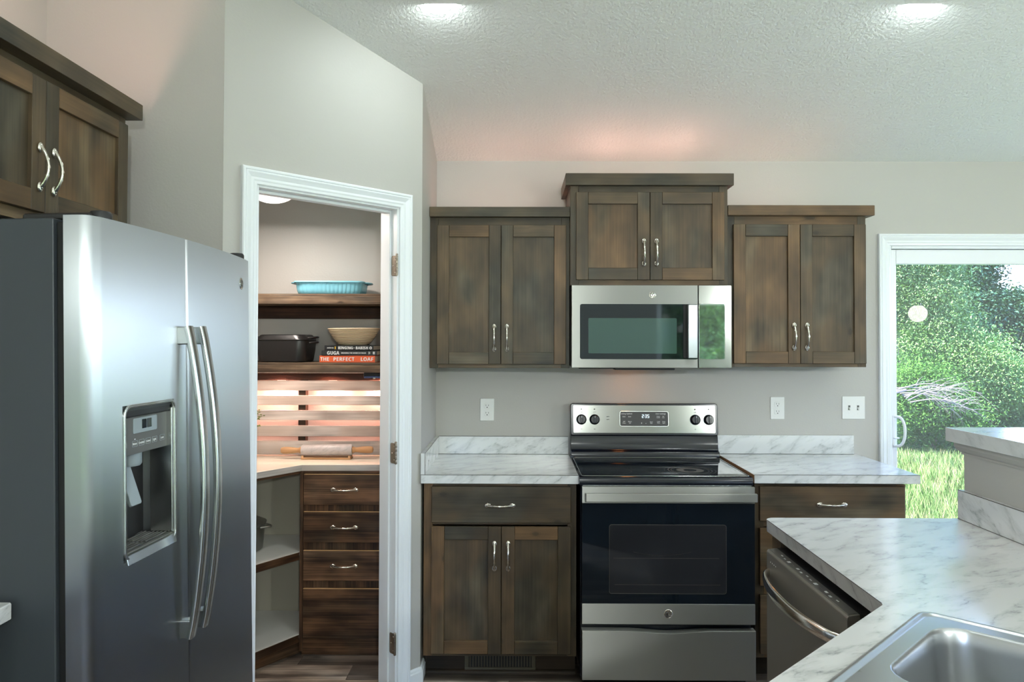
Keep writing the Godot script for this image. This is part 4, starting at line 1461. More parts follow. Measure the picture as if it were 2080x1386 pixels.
func build_peninsula() -> void:
	var c := thing("countertop", "white marble-look laminate peninsula countertop holding the steel sink", "countertop", V(1.15, 0.876, 1.6))
	var outline := PackedVector2Array()
	for i in 6:
		var a := PI / 2 * i / 5.0
		outline.append(Vector2(0.845 + 0.035 * (1.0 - sin(a)), 2.577 - 0.035 * (1.0 - cos(a))))
	outline.reverse()
	outline.append_array(pts([1.505, 2.577, 1.505, 0.50, -0.35, 0.50, -0.35, 1.153, 0.258, 1.153, 0.838, 1.733, 0.842, 1.738]))
	# cut out for the two basins: a slit joins the hole to the outline, which keeps one sheet
	var hole := PackedVector2Array()
	for q in rr(-0.385, -0.245, 0.385, 0.185, 0.06):
		hole.append(Vector2(0.807 + (q.x + q.y) * 0.70711, 1.201 + (q.x - q.y) * 0.70711))
	var s := S()
	var cut := Geometry2D.clip_polygons(outline, PackedVector2Array([Vector2(1.0, 1.2), Vector2(1.6, 1.2), Vector2(1.6, 1.2002), Vector2(1.0, 1.2002)]))
	for poly in cut:
		for piece in Geometry2D.clip_polygons(poly, hole):
			if not Geometry2D.is_polygon_clockwise(piece):
				s.prism(piece, 1, 0.876, 0.914, 0.0)
	part("slab", s, M.marble, c)
	part("backsplash", S().box(V(1.505, 0.876, 0.50), V(1.526, 1.012, 2.577), 0.001), M.marble, c)
	seam(c, V(1.5055, 1.012, 0.6), V(1.5055, 1.012, 2.577))
	seam(c, V(1.5055, 0.9145, 0.6), V(1.5055, 0.9145, 2.575))
	seam(c, V(0.843, 0.914, 1.745), V(0.8455, 0.914, 2.54))
	# base below
	var b := thing("base_cabinet", "stained cabinet end panel under the far end of the peninsula beside the dishwasher", "cabinet", V(1.2, 0, 2.0))
	part("end_panel", bx(0.865, 1.520, 0.0, 0.876, 2.474, 2.552, 0.002), wood(), b)
	part("sink_front", S().prism(pts([0.872, 1.72, 0.88, 1.86, 0.90, 1.86, 0.90, 1.70, 0.32, 1.12, 0.30, 1.13]), 1, 0.1, 0.876), M.wood1, b)
	part("back_panel", bx(1.500, 1.524, 0.0, 0.876, 0.55, 2.474, 0.0), M.wood1, b)
	part("front_panel", bx(-0.33, 0.30, 0.1, 0.876, 0.55, 1.12, 0.0), M.wood1, b)
	# the raised bar
	var w := solo("wall_bar", bx(1.527, 1.645, 0.0, 1.1715, 0.45, 2.578, 0.003), M.wall, "short painted wall under the raised bar top behind the sink", "wall", "", "structure")
	w.name = "wall_bar"
	var t := thing("bar_top", "white marble-look raised bar top above the peninsula splash", "countertop", V(1.7, 1.172, 1.6))
	part("slab", S().box(V(1.492, 1.172, 0.45), V(1.98, 1.219, 2.625), 0.0015), M.marble, t)
	var prof := [[0.0, 0.0], [0.004, 0.0], [0.004, 0.006], [0.012, 0.012], [0.021, 0.026], [0.021, 0.040], [0.0, 0.040]]
	var a := []
	var e := []
	var g := []
	for q in prof:
		a.append(V(1.527 - q[0], 1.132 + q[1], 0.5))
		e.append(V(1.527 - q[0], 1.132 + q[1], 2.578 + q[0]))
		g.append(V(1.645 + q[0], 1.132 + q[1], 2.578 + q[0]))
	var ms := S()
	for i in prof.size() - 1:
		var du: float = prof[i + 1][0] - prof[i][0]
		var dv: float = prof[i + 1][1] - prof[i][1]
		ms.flat(a[i], a[i + 1], e[i + 1], e[i], Vector3(-dv, -du, 0).normalized())
		ms.flat(e[i], e[i + 1], g[i + 1], g[i], Vector3(0, -du, -dv).normalized())
	solo("trim_3", ms, M.wall, "painted moulding under the raised bar top", "moulding", "", "structure")


func build_dishwasher() -> void:
	var o := thing("dishwasher", "dark stainless dishwasher with a bowed bar handle under the peninsula", "dishwasher", V(0.818, 0, 2.168), -PI / 2)
	# its own axes: x towards the camera, z out to the kitchen
	part("body", S().box(Vector3(-0.295, 0.10, -0.58), Vector3(0.295, 0.842, -0.034), 0.0), M.dark_grey, o)
	part("toe_panel", S().box(Vector3(-0.295, 0.0, -0.10), Vector3(0.295, 0.10, -0.06), 0.0), M.rubber, o)
	var prof := pts([0.032, 0.105, 0.003, 0.105, 0.0, 0.110, 0.0, 0.828, 0.001, 0.834, 0.004, 0.838, 0.032, 0.842])
	var d := part("door", S().prism(prof, 0, -0.298, 0.298, 0.001), M.slate, o)
	part("control_strip", S().prism(pts([0.006, 0.8384, 0.007, 0.8400, 0.031, 0.8432, 0.031, 0.842]), 0, -0.29, 0.29), M.steel_dark, d)
	var sy := S()
	for i in 13:
		var x := -0.21 + i * 0.034
		for j in 2:
			sy.box(Vector3(x - 0.006 + j * 0.008, 0.8418, -0.021 + 0.004 * (i % 2)), Vector3(x - 0.001 + j * 0.008, 0.8424, -0.017 + 0.003 * (i % 3)), 0.0)
	part("control_symbol", sy, M.print_white, d)
	var le := S()
	for i in 4:
		le.box(Vector3(-0.262 + i * 0.016, 0.805, -0.001), Vector3(-0.259 + i * 0.016, 0.808, 0.0006), 0.0)
	part("indicator", le, M.print_white, d)
	var path := []
	var sc := []
	for i in 25:
		var u := -1.0 + i / 12.0
		path.append(Vector3(u * 0.275, 0.768, 0.004 + 0.055 * pow(maxf(0.0, cos(u * PI / 2.0)), 0.6)))
		sc.append(Vector2(1.0 - 0.25 * absf(u), 1.0))
	part("handle", S().sweep(path, circle(0.021, 14, 0.008), Vector3(0, 0, 1), sc), M.nickel, d)


func build_sink() -> void:
	var o := thing("sink", "brushed stainless double-bowl sink set cornerwise in the peninsula countertop", "sink", V(0.807, 0.914, 1.201), PI / 4)
	var outer := rr(-0.42, -0.28, 0.42, 0.28, 0.028, 6)
	# rim: rises from the counter, then a shallow groove and the deck
	var ringed := func(x0: float, z0: float, x1: float, z1: float, r: float, y: float) -> Array:
		var a := []
		for q in rr(x0, z0, x1, z1, r, 6):
			a.append(Vector3(q.x, y, q.y))
		return a
	var rim := S()
	var rows := []
	var prof := [[0.0, 0.0], [0.002, 0.004], [0.007, 0.0065], [0.013, 0.0060], [0.017, 0.0035], [0.022, 0.0030]]
	for q in prof:
		rows.append(ringed.call(-0.42 + q[0], -0.28 + q[0], 0.42 - q[0], 0.28 - q[0], 0.028, q[1]))
	var normals := []
	for r in rows.size():
		var line := []
		var p0: Array = prof[maxi(r - 1, 0)]
		var p1: Array = prof[mini(r + 1, prof.size() - 1)]
		var du: float = p1[0] - p0[0]
		var dy: float = p1[1] - p0[1]
		var c: Array = rows[r]
		for i in c.size():
			var k := i / 7
			var a := PI / 2 * (k + float(i % 7) / 6.0)
			line.append(Vector3(cos(a) * dy, du, sin(a) * dy).normalized())
		normals.append(line)
	rim.strips(rows, func(r, c): return normals[r][c], true)
	part("rim", rim, M.sink_steel, o)
	for e in [[0.0, 0.398, 0.015, 0.368], [-0.398, 0.0, -0.368, -0.015]]:
		var b := S()
		var hs := [[0.0, 0.0, 0.0030, 0.01], [0.0, 0.0, 0.0030, 0.068], [0.004, 0.004, 0.0015, 0.066], [0.008, 0.008, -0.006, 0.064], [0.013, 0.013, -0.03, 0.062], [0.022, 0.022, -0.150, 0.060], [0.030, 0.030, -0.172, 0.060], [0.050, 0.050, -0.184, 0.055], [0.10, 0.10, -0.187, 0.04], [0.150, 0.150, -0.188, 0.02]]
		var rings := []
		var slopes := []
		for k in hs.size():
			var q: Array = hs[k]
			if k == 0:
				rings.append(ringed.call(e[0], -0.258, e[1], 0.258, 0.010, q[2]))
			else:
				rings.append(ringed.call(e[2] + q[0], -0.228 + q[0], e[3] - q[0], 0.170 - q[0], q[3], q[2]))
			var p0: Array = hs[maxi(k - 1, 1)]
			var p1: Array = hs[mini(k + 1, hs.size() - 1)]
			var sl := Vector2(p1[2] - p0[2], p1[0] - p0[0]).normalized()  # (drop, inset)
			if k < 2:
				sl = Vector2(0, 1)
			slopes.append(sl)
		var nf := func(r: int, c: int) -> Vector3:
			var a := PI / 2 * (c / 7 + float(c % 7) / 6.0)
			return Vector3(cos(a) * slopes[r].x, slopes[r].y, sin(a) * slopes[r].x).normalized()
		b.strips(rings, nf, true)
		var mid := Vector3((e[2] + e[3]) / 2, -0.1885, -0.029)
		var lastr: Array = rings[rings.size() - 1]
		for i in lastr.size():
			b.tri(mid, lastr[i], lastr[(i + 1) % lastr.size()], Vector3.UP, Vector3.UP, Vector3.UP)
		var bo := part("basin", b, M.sink_steel, o)
		part("drain", S().lathe([Vector2(0.055, 0.0), Vector2(0.052, 0.003), Vector2(0.045, 0.002), Vector2(0.042, -0.006), Vector2(0, -0.008)], mid + Vector3(0, 0.001, 0), Vector3.UP, 28), M.steel_polish, bo)


func build_wall_plates() -> void:
	for q in [[-0.154, 1.150, "white duplex outlet on the wall left of the range"], [1.373, 1.163, "white duplex outlet on the wall between the range and the light switches"]]:
		var at := V(q[0], q[1], BACK)
		var o := thing("outlet", q[2], "outlet", at, 1e-7)
		part("cover_plate", plate(-0.037, -0.059, 0.037, 0.059, 0.003, 0.0, 0.0055, 0.0025), M.white_plastic, o)
		for y in [0.0195, -0.0195]:
			var r := part("receptacle", S().prism(rr(-0.0165, y - 0.0145, 0.0165, y + 0.0145, 0.010), 2, 0.004, 0.0072, 0.0008), M.white_plastic, o)
			var h := S()
			h.box(Vector3(-0.0075, y - 0.001, 0.0068), Vector3(-0.0055, y + 0.008, 0.0075), 0.0)
			h.box(Vector3(0.0055, y - 0.001, 0.0068), Vector3(0.0075, y + 0.007, 0.0075), 0.0)
			h.lathe([Vector2(0.0028, 0), Vector2(0.0028, 0.0003), Vector2(0, 0.0003)], Vector3(0, y - 0.0075, 0.0072), Vector3.BACK, 10)
			part("slot", h, M.rubber, r)
		part("screw", S().lathe([Vector2(0.0032, 0), Vector2(0.0028, 0.001), Vector2(0, 0.0012)], Vector3(0, 0, 0.0055), Vector3.BACK, 12), M.white_plastic, o)
	var s := thing("light_switch", "white double toggle light switch plate beside the sliding door", "light switch", V(1.772, 1.166, BACK), 1e-7)
	part("cover_plate", plate(-0.060, -0.060, 0.060, 0.060, 0.003, 0.0, 0.0055, 0.0025), M.white_plastic, s)
	for x in [-0.023, 0.023]:
		part("toggle_slot", S().box(Vector3(x - 0.0055, -0.0125, 0.005), Vector3(x + 0.0055, 0.0125, 0.0058), 0.0), M.panel_grey, s)
		var tg := put("toggle", S().box(Vector3(-0.0042, -0.004, 0.0), Vector3(0.0042, 0.004, 0.016), 0.0015).mesh(), M.white_plastic, s, Vector3(x, 0, 0.004))
		tg.rotation.x = 0.5
		var sc := S()
		for y in [-0.030, 0.030]:
			sc.lathe([Vector2(0.0032, 0), Vector2(0.0028, 0.001), Vector2(0, 0.0012)], Vector3(x, y, 0.0055), Vector3.BACK, 12)
		part("screw", sc, M.white_plastic, s)


# ---------- pantry ----------

func build_pantry() -> void:
	# flush ceiling lamp
	var l := thing("ceiling_lamp", "round white dome light on the pantry ceiling", "ceiling light", V(-1.12, 2.262, 3.42))
	part("base_plate", S().lathe([Vector2(0.0, 0), Vector2(0.135, 0), Vector2(0.135, -0.018), Vector2(0.128, -0.022), Vector2(0, -0.022)], V(-1.12, 2.262, 3.42), Vector3.UP, 40), M.white_plastic, l)
	var dome := []
	for i in 11:
		var a := PI / 2 * i / 10.0
		dome.append(Vector2(0.126 * cos(a), -0.022 - 0.098 * sin(a)))
	part("dome", S().lathe(dome, V(-1.12, 2.262, 3.42), Vector3.UP, 40), M.lamp_dome, l)
	lamp_area(l, Vector3(0, -0.130, 0), Vector3(-PI / 2, 0, 0), Vector2(0.2, 0.2), Color(1.0, 0.95, 0.91), 0.9)
	# worktop
	var c := thing("countertop", "pale glossy pantry countertop that turns across the corner", "countertop", V(-1.1, 0.884, 3.75))
	part("slab", S().prism(pts([-0.541, 3.640, -1.035, 3.622, -1.205, 3.375, -1.26, 3.15, -1.26, 2.80, ROOM_L, 2.80, ROOM_L, BACK, -0.541, BACK]), 1, 0.887, 0.914, 0.002), M.cream_top, c)
	part("front_edge", S(0).prism(pts([-0.541, 3.640, -1.035, 3.622, -1.205, 3.375, -1.2035, 3.3735, -1.0335, 3.6205, -0.541, 3.6385]), 1, 0.884, 0.912, 0.0), M.slat, c)
	# drawers
	var x0 := -1.043
	var b := thing("drawer_unit", "streaky dark-stained pantry drawer unit with four drawer fronts", "drawers", V(-0.80, 0, 3.8))
	part("carcase", bx(x0, -0.545, 0.018, 0.884, 3.640, 3.95, 0.001), M.pantry_wood2, b)
	part("stile", bx(x0, x0 + 0.016, 0.018, 0.884, 3.628, 3.640, 0.001), M.pantry_wood2, b)
	part("top_rail", bx(x0 + 0.016, -0.545, 0.872, 0.884, 3.626, 3.640, 0.001, 0), M.pantry_wood2, b)
	var k := 0
	for q in [[0.721, 0.868], [0.541, 0.688], [0.357, 0.502], [0.082, 0.320]]:
		var dw := part("drawer", bx(-1.024, -0.548, q[0], q[1], 3.620, 3.640, 0.002, 0), M["pantry_wood" if k % 2 == 0 else "pantry_wood2"], b)
		part("worn_edge", bx(-1.023, -0.549, q[1] - 0.0012, q[1] + 0.0006, 3.6195, 3.632, 0.0005, 0), M.worn, dw)
		if k < 3:
			pull(dw, V(-0.826, lerpf(q[0], q[1], 0.5), 3.620) - b.position, false, false)
		k += 1
	part("plinth", bx(x0 + 0.01, -0.545, 0.0, 0.078, 3.634, 3.655, 0.001, 0), M.pantry_wood2, b)
	# open corner shelves left of the drawers
	var s := thing("corner_shelf_unit", "open white corner shelf unit left of the pantry drawers", "shelves", V(-1.35, 0, 3.6))
	part("back_panel", bx(ROOM_L, x0 - 0.001, 0.02, 0.884, 3.953, 3.962, 0.0), M.back_panel, s)
	var front := [x0 - 0.002, 3.634, -1.205, 3.395, -1.255, 3.17, -1.255, 2.81, ROOM_L, 2.81, ROOM_L, 3.95, x0 - 0.002, 3.95]
	for y in [0.096, 0.492]:
		var sh := part("shelf", S().prism(pts(front), 1, y - 0.018, y, 0.0), M.white_paint, s)
		part("shelf_edge", S(0).prism(pts([x0 - 0.002, 3.632, -1.206, 3.390, -1.2545, 3.15, -1.250, 3.15, -1.201, 3.386, x0 - 0.002, 3.624]), 1, y - 0.036, y - 0.0005, 0.001), M.pantry_wood2, sh)
	part("top_rail", S(0).prism(pts([x0 - 0.002, 3.640, -1.215, 3.390, -1.26, 3.15, -1.272, 3.15, -1.227, 3.396, x0 - 0.012, 3.648]), 1, 0.868, 0.8865, 0.001), M.pantry_wood2, s)
	part("toe_board", S(0).prism(pts([x0 - 0.002, 3.660, -1.225, 3.425, -1.28, 3.20, -1.292, 3.204, -1.238, 3.43, x0 - 0.012, 3.67]), 1, 0.0, 0.060, 0.0), M.pantry_wood2, s)
	# wall shelves: a thick board on a darker cleat
	for q in [[1.692, 1.743, 1.627, "upper thick wooden pantry shelf carrying the blue baking dish"], [1.354, 1.404, 1.304, "lower thick wooden pantry shelf carrying the black pot and the books"]]:
		var w := thing("wall_shelf", q[3], "shelf", V(-1.12, q[0], 3.8))
		part("board", bx(ROOM_L + 0.001, -0.5415, q[0], q[1] - 0.012, 3.682, 3.962, 0.002, 0), M.shelf_wood, w)
		part("top_board", bx(ROOM_L + 0.001, -0.5415, q[1] - 0.0115, q[1], 3.684, 3.962, 0.0015, 0), M.shelf_wood, w)
		part("cleat", bx(ROOM_L + 0.001, -0.5415, q[2], q[0] - 0.0005, 3.930, 3.963, 0.002, 0), M.shelf_dark, w)
	# slatted back wall
	var p := thing("slat_panel", "pale horizontal wooden slats on dark battens behind the pantry counter", "wall panel", V(-1.12, 0.914, 3.94))
	for y in [[1.252, 1.3035], [1.177, 1.226], [1.098, 1.149], [1.014, 1.070], [0.918, 0.991]]:
		part("slat", bx(ROOM_L + 0.002, -0.5425, y[0], y[1], 3.896, 3.912, 0.002, 0), M.slat, p)
	for x in [-1.64, -1.118, -0.60]:
		part("batten", bx(x - 0.019, x + 0.019, 0.915, 1.303, 3.9125, 3.962, 0.001), M.wood_dark, p)
	k = 0
	for x in [-1.50, -1.235, -0.965, -0.70]:
		var led := thing("led_light", "small pinkish light behind the top pantry slat, " + ["hidden at its far left", "left of the dark batten", "right of the dark batten", "at its right end"][k], "light", V(x, 1.300, 3.94), 0.0, "lights behind the pantry slats")
		part("led_lens", bx(x - 0.02, x + 0.02, 1.2975, 1.3035, 3.930, 3.952, 0.001), M.lamp_pink, led)
		lamp_area(led, Vector3(0, -0.005, 0), Vector3(-PI / 2, 0, 0), Vector2(0.04, 0.02), Color(1.0, 0.68, 0.60), 0.38)
		k += 1
	# a metal light bar fixed under the lower shelf
	var bar := thing("light_bar", "slim blue-grey metal bar under the right end of the lower pantry shelf", "light bar", V(-0.66, 1.33, 3.72))
	part("housing", bx(-0.755, -0.56, 1.333, 1.3535, 3.70, 3.76, 0.003), M.rubber, bar)
	part("metal_face", bx(-0.752, -0.563, 1.327, 1.338, 3.695, 3.702, 0.002), M.led_body, bar)
	for x in [-0.70, -0.665]:
		part("clip", bx(x - 0.006, x + 0.006, 1.324, 1.331, 3.692, 3.70, 0.001), M.nickel, bar)
	# warm strip under the lower shelf
	var us := thing("light_strip", "warm light strip under the lower pantry shelf shining on the counter", "light strip", V(-1.12, 1.353, 3.74))
	part("channel", bx(-1.62, -0.60, 1.3518, 1.3538, 3.73, 3.75, 0.0005), M.white_plastic, us)
	part("lens", bx(-1.615, -0.605, 1.3513, 1.3518, 3.732, 3.748, 0.0001), M.lamp_warm, us)
	lamp_area(us, Vector3(0, -0.003, 0), Vector3(-PI / 2, 0, 0), Vector2(1.0, 0.016), Color(1.0, 0.85, 0.76), 0.24)
	pantry_goods()


func rounded_box_loft(hx: float, hz: float, rows_: Array, seg := 5, ribs := 0.0, count := 1) -> Shape:
	# rows_: (inset, height, corner radius); ribbed walls where ribs > 0
	var s := S()
	var rows := []
	for q in rows_:
		var line := []
		for p in rr(-hx + q[0], -hz + q[0], hx - q[0], hz - q[0], q[2], seg):
			line.append(Vector3(p.x, q[1], p.y))
		rows.append(line)
	var nrm := []
	for r in rows.size():
		var p0: Array = rows_[maxi(r - 1, 0)]
		var p1: Array = rows_[mini(r + 1, rows.size() - 1)]
		var t := Vector2(p1[0] - p0[0], p1[1] - p0[1])
		nrm.append(Vector2(t.y, t.x).normalized())
	var per := seg + 1
	var nf := func(r: int, c: int) -> Vector3:
		var a := PI / 2 * (c / per + float(c % per) / seg)
		return Vector3(cos(a) * nrm[r].x, nrm[r].y, sin(a) * nrm[r].x).normalized()
	s.strips(rows, nf, true)
	return s


func pantry_goods() -> void:
	# blue baking dish with fluted walls
	var dish := thing("baking_dish", "turquoise fluted baking dish on the upper pantry shelf", "baking dish", V(-0.935, 1.743, 3.80), 0.06)
	var hx := 0.172
	var hz := 0.115
	var body := S()
	var rows := []
	var prof := [[0.020, 0.0], [0.014, 0.004], [0.009, 0.020], [0.004, 0.056], [0.001, 0.061]]
	var ring := PackedVector2Array()
	for i in 240:
		var a := TAU * i / 240.0
		var e := Vector2(signf(cos(a)) * pow(absf(cos(a)), 0.28), signf(sin(a)) * pow(absf(sin(a)), 0.28))
		ring.append(e)
	# even the spacing along the outline
	var even := PackedVector2Array()
	var dists := [0.0]
	for i in 240:
		dists.append(dists[i] + (Vector2(ring[(i + 1) % 240].x * hx, ring[(i + 1) % 240].y * hz) - Vector2(ring[i].x * hx, ring[i].y * hz)).length())
	var at := 0
	for i in 400:
		var want: float = dists[240] * i / 400.0
		while dists[at + 1] < want:
			at += 1
		even.append(ring[at].lerp(ring[(at + 1) % 240], (want - dists[at]) / maxf(1e-6, dists[at + 1] - dists[at])))
	for q in prof:
		var line := []
		for i in 400:
			var flute: float = 0.0022 * absf(sin(PI * i / 400.0 * 50.0)) * (1.0 if q[1] > 0.002 and q[1] < 0.0605 else 0.2)
			var e := even[i]
			var o2 := Vector2(e.x * (hx - q[0]), e.y * (hz - q[0]))
			o2 += o2.normalized() * (flute - 0.0022)
			line.append(Vector3(o2.x, q[1], o2.y))
		rows.append(line)
	var nf := func(r: int, c: int) -> Vector3:
		var t: Vector3 = rows[r][(c + 1) % 400] - rows[r][(c + 399) % 400]
		var u: Vector3 = rows[mini(r + 1, 4)][c] - rows[maxi(r - 1, 0)][c]
		return t.cross(u).normalized() * (1.0 if t.cross(u).dot(Vector3(rows[r][c].x, 0, rows[r][c].z)) > 0 else -1.0)
	body.strips(rows, nf, true)
	part("body", body, M.teal, dish)
	part("inside", rounded_box_loft(hx - 0.008, hz - 0.008, [[0.0, 0.061, 0.03], [0.006, 0.05, 0.03], [0.018, 0.012, 0.03], [0.030, 0.006, 0.025], [0.09, 0.005, 0.01]]), M.teal, dish)
	part("rim", rounded_box_loft(hx, hz, [[-0.001, 0.057, 0.032], [-0.002, 0.061, 0.032], [0.001, 0.064, 0.032], [0.006, 0.064, 0.031], [0.009, 0.060, 0.030]], 8), M.teal, dish)
	for sx in [-1.0, 1.0]:
		var h := []
		for i in 11:
			var u := -1.0 + i / 5.0
			h.append(Vector3(sx * (hx - 0.004 + 0.026 * (1.0 - u * u * u * u)), 0.058, u * 0.055))
		part("handle", S().sweep(h, circle(0.009, 8, 0.0045), Vector3.UP), M.teal, dish)
	# black cast iron pot whose lid is a pan turned over
	var pot := thing("dutch_oven", "black cast iron dutch oven with a lid on the lower pantry shelf", "pot", V(-1.165, 1.404, 3.80), -0.04)
	part("body", rounded_box_loft(0.127, 0.115, [[0.060, 0.0, 0.03], [0.016, 0.001, 0.045], [0.010, 0.006, 0.045], [0.003, 0.060, 0.045], [0.0, 0.106, 0.045], [0.003, 0.108, 0.045]], 6), M.iron, pot)
	part("lid", rounded_box_loft(0.127, 0.115, [[0.004, 0.108, 0.045], [-0.001, 0.110, 0.045], [0.0, 0.114, 0.045], [0.012, 0.134, 0.05], [0.018, 0.1375, 0.05], [0.060, 0.139, 0.03], [0.100, 0.139, 0.01]], 6), M.iron, pot)
	for sx in [-1.0, 1.0]:
		for y in [0.096, 0.121]:
			var h := []
			for i in 11:
				var u := -1.0 + i / 5.0
				h.append(Vector3(sx * (0.118 + 0.040 * pow(1.0 - u * u, 0.6)), y + 0.004 * (1.0 - u * u), u * 0.042))
			part("handle", S().sweep(h, circle(0.007, 8, 0.005), Vector3.UP), M.iron, pot)
	# three books lying flat
	var books := [
		["orange cookbook at the bottom of the pantry book stack", 1.404, 1.4385, -0.973, -0.698, M.orange, 0.0],
		["black cookbook in the middle of the pantry book stack", 1.439, 1.4635, -0.963, -0.690, M.book_black2, 0.012],
		["slim black cookbook on top of the pantry book stack", 1.464, 1.4885, -0.947, -0.705, M.book_black, -0.012]]
	for q in books:
		var x0: float = q[3]
		var x1: float = q[4]
		var h: float = q[2] - q[1]
		var hw := (x1 - x0) / 2
		var o := thing("book", q[0], "book", V((x0 + x1) / 2, q[1], 3.80), 1e-7 + q[6])
		var cv := S()
		cv.box(Vector3(-hw, 0, -0.10), Vector3(hw, 0.0028, 0.10), 0.001)
		cv.box(Vector3(-hw, h - 0.0028, -0.10), Vector3(hw, h, 0.10), 0.001)
		cv.box(Vector3(-hw, 0, 0.0965), Vector3(hw, h, 0.10), 0.001)
		part("cover", cv, q[5], o)
		part("pages", S().box(Vector3(-hw + 0.004, 0.0028, -0.095), Vector3(hw - 0.004, h - 0.0028, 0.0965), 0.0), M.paper, o)
		if q[5] == M.orange:
			for t in [["THE", -0.111, 0.050], ["PERFECT", -0.017, 0.050], ["LOAF", 0.098, 0.050]]:
				var tm := write(t[0], 0.0175, M.print_white, o, Vector3(t[1], h / 2 - 0.0005, 0.1002), Vector3.ZERO, "lettering", true, 0.98)
				fit_text(tm, {"THE": 0.043, "PERFECT": 0.103, "LOAF": 0.062}[t[0]])
		elif q[5] == M.book_black2:
			fit_text(write("GUGA", 0.017, M.print_white, o, Vector3(-0.080, h / 2, 0.1002), Vector3.ZERO, "lettering", true), 0.060)
			fit_text(write("BREAKING THE BARBECUE RULES", 0.0065, M.print_white, o, Vector3(0.021, h / 2, 0.1002), Vector3.ZERO, "lettering", true), 0.122)
			var lg := S()
			lg.box(Vector3(0.0955, 0.006, 0.100), Vector3(0.0975, 0.019, 0.1006), 0.0)
			lg.box(Vector3(0.1005, 0.008, 0.100), Vector3(0.1022, 0.018, 0.1006), 0.0)
			for i in 3:
				lg.box(Vector3(0.116, 0.0065 + i * 0.0045, 0.100), Vector3(0.126, 0.0095 + i * 0.0045, 0.1006), 0.0)
			part("publisher_mark", lg, M.print_white, o)
		else:
			fit_text(write("BINGING", 0.0135, M.print_white, o, Vector3(-0.017, h / 2, 0.1002), Vector3.ZERO, "lettering", true), 0.072)
			fit_text(write("BABISH", 0.0135, M.print_white, o, Vector3(0.064, h / 2, 0.1002), Vector3.ZERO, "lettering", true), 0.060)
			fit_text(write("WITH", 0.003, M.print_white, o, Vector3(0.0262, h / 2, 0.1002)), 0.008)
			fit_text(write("ANDREW REA", 0.005, M.print_white, o, Vector3(-0.092, h / 2, 0.1002), Vector3.ZERO, "lettering", true), 0.033)
			part("spine_stripe", S().box(Vector3(-0.070, 0.006, 0.0998), Vector3(-0.066, 0.019, 0.1005), 0.0), M.yellow, o)
			var em := []
			for i in 20:
				em.append(Vector3(0.1075 + 0.005 * cos(TAU * i / 20.0), h / 2 + 0.005 * sin(TAU * i / 20.0), 0.1003))
			part("publisher_mark", S().sweep(em, circle(0.0016, 6, 0.0005), Vector3.BACK, [], true), M.print_white, o)
	# coiled proofing bowl
	var bowl := thing("bowl", "tan coiled cane bowl standing on the stack of books", "bowl", V(-0.824, 1.4902, 3.80), 1e-7)
	var pr := []
	var coils := 10
	for i in coils:
		var u0 := i / float(coils)
		for j in 6:
			var a := -PI / 2 + PI * j / 5.0
			var u := u0 + (0.5 + 0.5 * sin(a)) / coils
			var r := 0.068 + 0.059 * pow(u, 0.72) + 0.0052 * cos(a)
			pr.append(Vector2(r, 0.004 + 0.080 * u))
	var pi_ := [Vector2(0.0, 0.0), Vector2(0.066, 0.0)]
	pi_.append_array(pr)
	pi_.append_array([Vector2(0.121, 0.085), Vector2(0.116, 0.078), Vector2(0.100, 0.045), Vector2(0.070, 0.012), Vector2(0.0, 0.010)])
	part("body", S().lathe(pi_, Vector3.ZERO, Vector3.UP, 48), M.rattan, bowl)
	bowl.rotation.z = 0.01
	# marble rolling pin on its wooden cradle
	var cradle := thing("rolling_pin_stand", "low wooden cradle under the marble rolling pin", "stand", V(-0.957, 0.914, 3.80), 1e-7)
	part("base", S(0).box(Vector3(-0.125, 0.0, -0.03), Vector3(0.125, 0.010, 0.03), 0.002), M.beech, cradle)
	for x in [-0.118, 0.118]:
		part("cradle_end", S().prism(pts([-0.028, 0.010, 0.028, 0.010, 0.024, 0.020, 0.010, 0.0165, -0.010, 0.0165, -0.024, 0.020]), 0, x - 0.006, x + 0.006, 0.001), M.beech, cradle)
	var pin := thing("rolling_pin", "white marble rolling pin with wooden handles on the pantry counter", "rolling pin", V(-0.957, 0.9585, 3.80), 1e-7)
	pin.rotation.z = 0.012
	part("barrel", S().lathe([Vector2(0, -0.128), Vector2(0.024, -0.128), Vector2(0.0285, -0.122), Vector2(0.0285, 0.122), Vector2(0.024, 0.128), Vector2(0, 0.128)], Vector3.ZERO, Vector3.RIGHT, 32), M.stone, pin)
	for sx in [-1.0, 1.0]:
		part("handle", S(0).lathe([Vector2(0.0, 0.124), Vector2(0.016, 0.129), Vector2(0.016, 0.137), Vector2(0.0125, 0.141), Vector2(0.0120, 0.150), Vector2(0.0155, 0.175), Vector2(0.0175, 0.205), Vector2(0.0170, 0.222), Vector2(0.0130, 0.232), Vector2(0, 0.236)], Vector3.ZERO, Vector3(sx, 0, 0), 20), M.beech, pin)
	# stock pot on the corner shelf
	var st := thing("stock_pot", "silver lidded stock pot on the middle shelf of the corner unit", "pot", V(-1.345, 0.492, 3.66), 1e-7)
	part("body", S().lathe([Vector2(0, 0), Vector2(0.095, 0), Vector2(0.108, 0.008), Vector2(0.118, 0.12), Vector2(0.121, 0.128), Vector2(0.124, 0.13), Vector2(0.118, 0.131)], Vector3.ZERO, Vector3.UP, 40), M.aluminium, st)
	part("lid", S().lathe([Vector2(0.124, 0.131), Vector2(0.125, 0.136), Vector2(0.112, 0.141), Vector2(0.085, 0.155), Vector2(0.04, 0.164), Vector2(0.018, 0.166), Vector2(0.016, 0.178), Vector2(0.02, 0.186), Vector2(0, 0.19)], Vector3.ZERO, Vector3.UP, 40), M.slate, st)
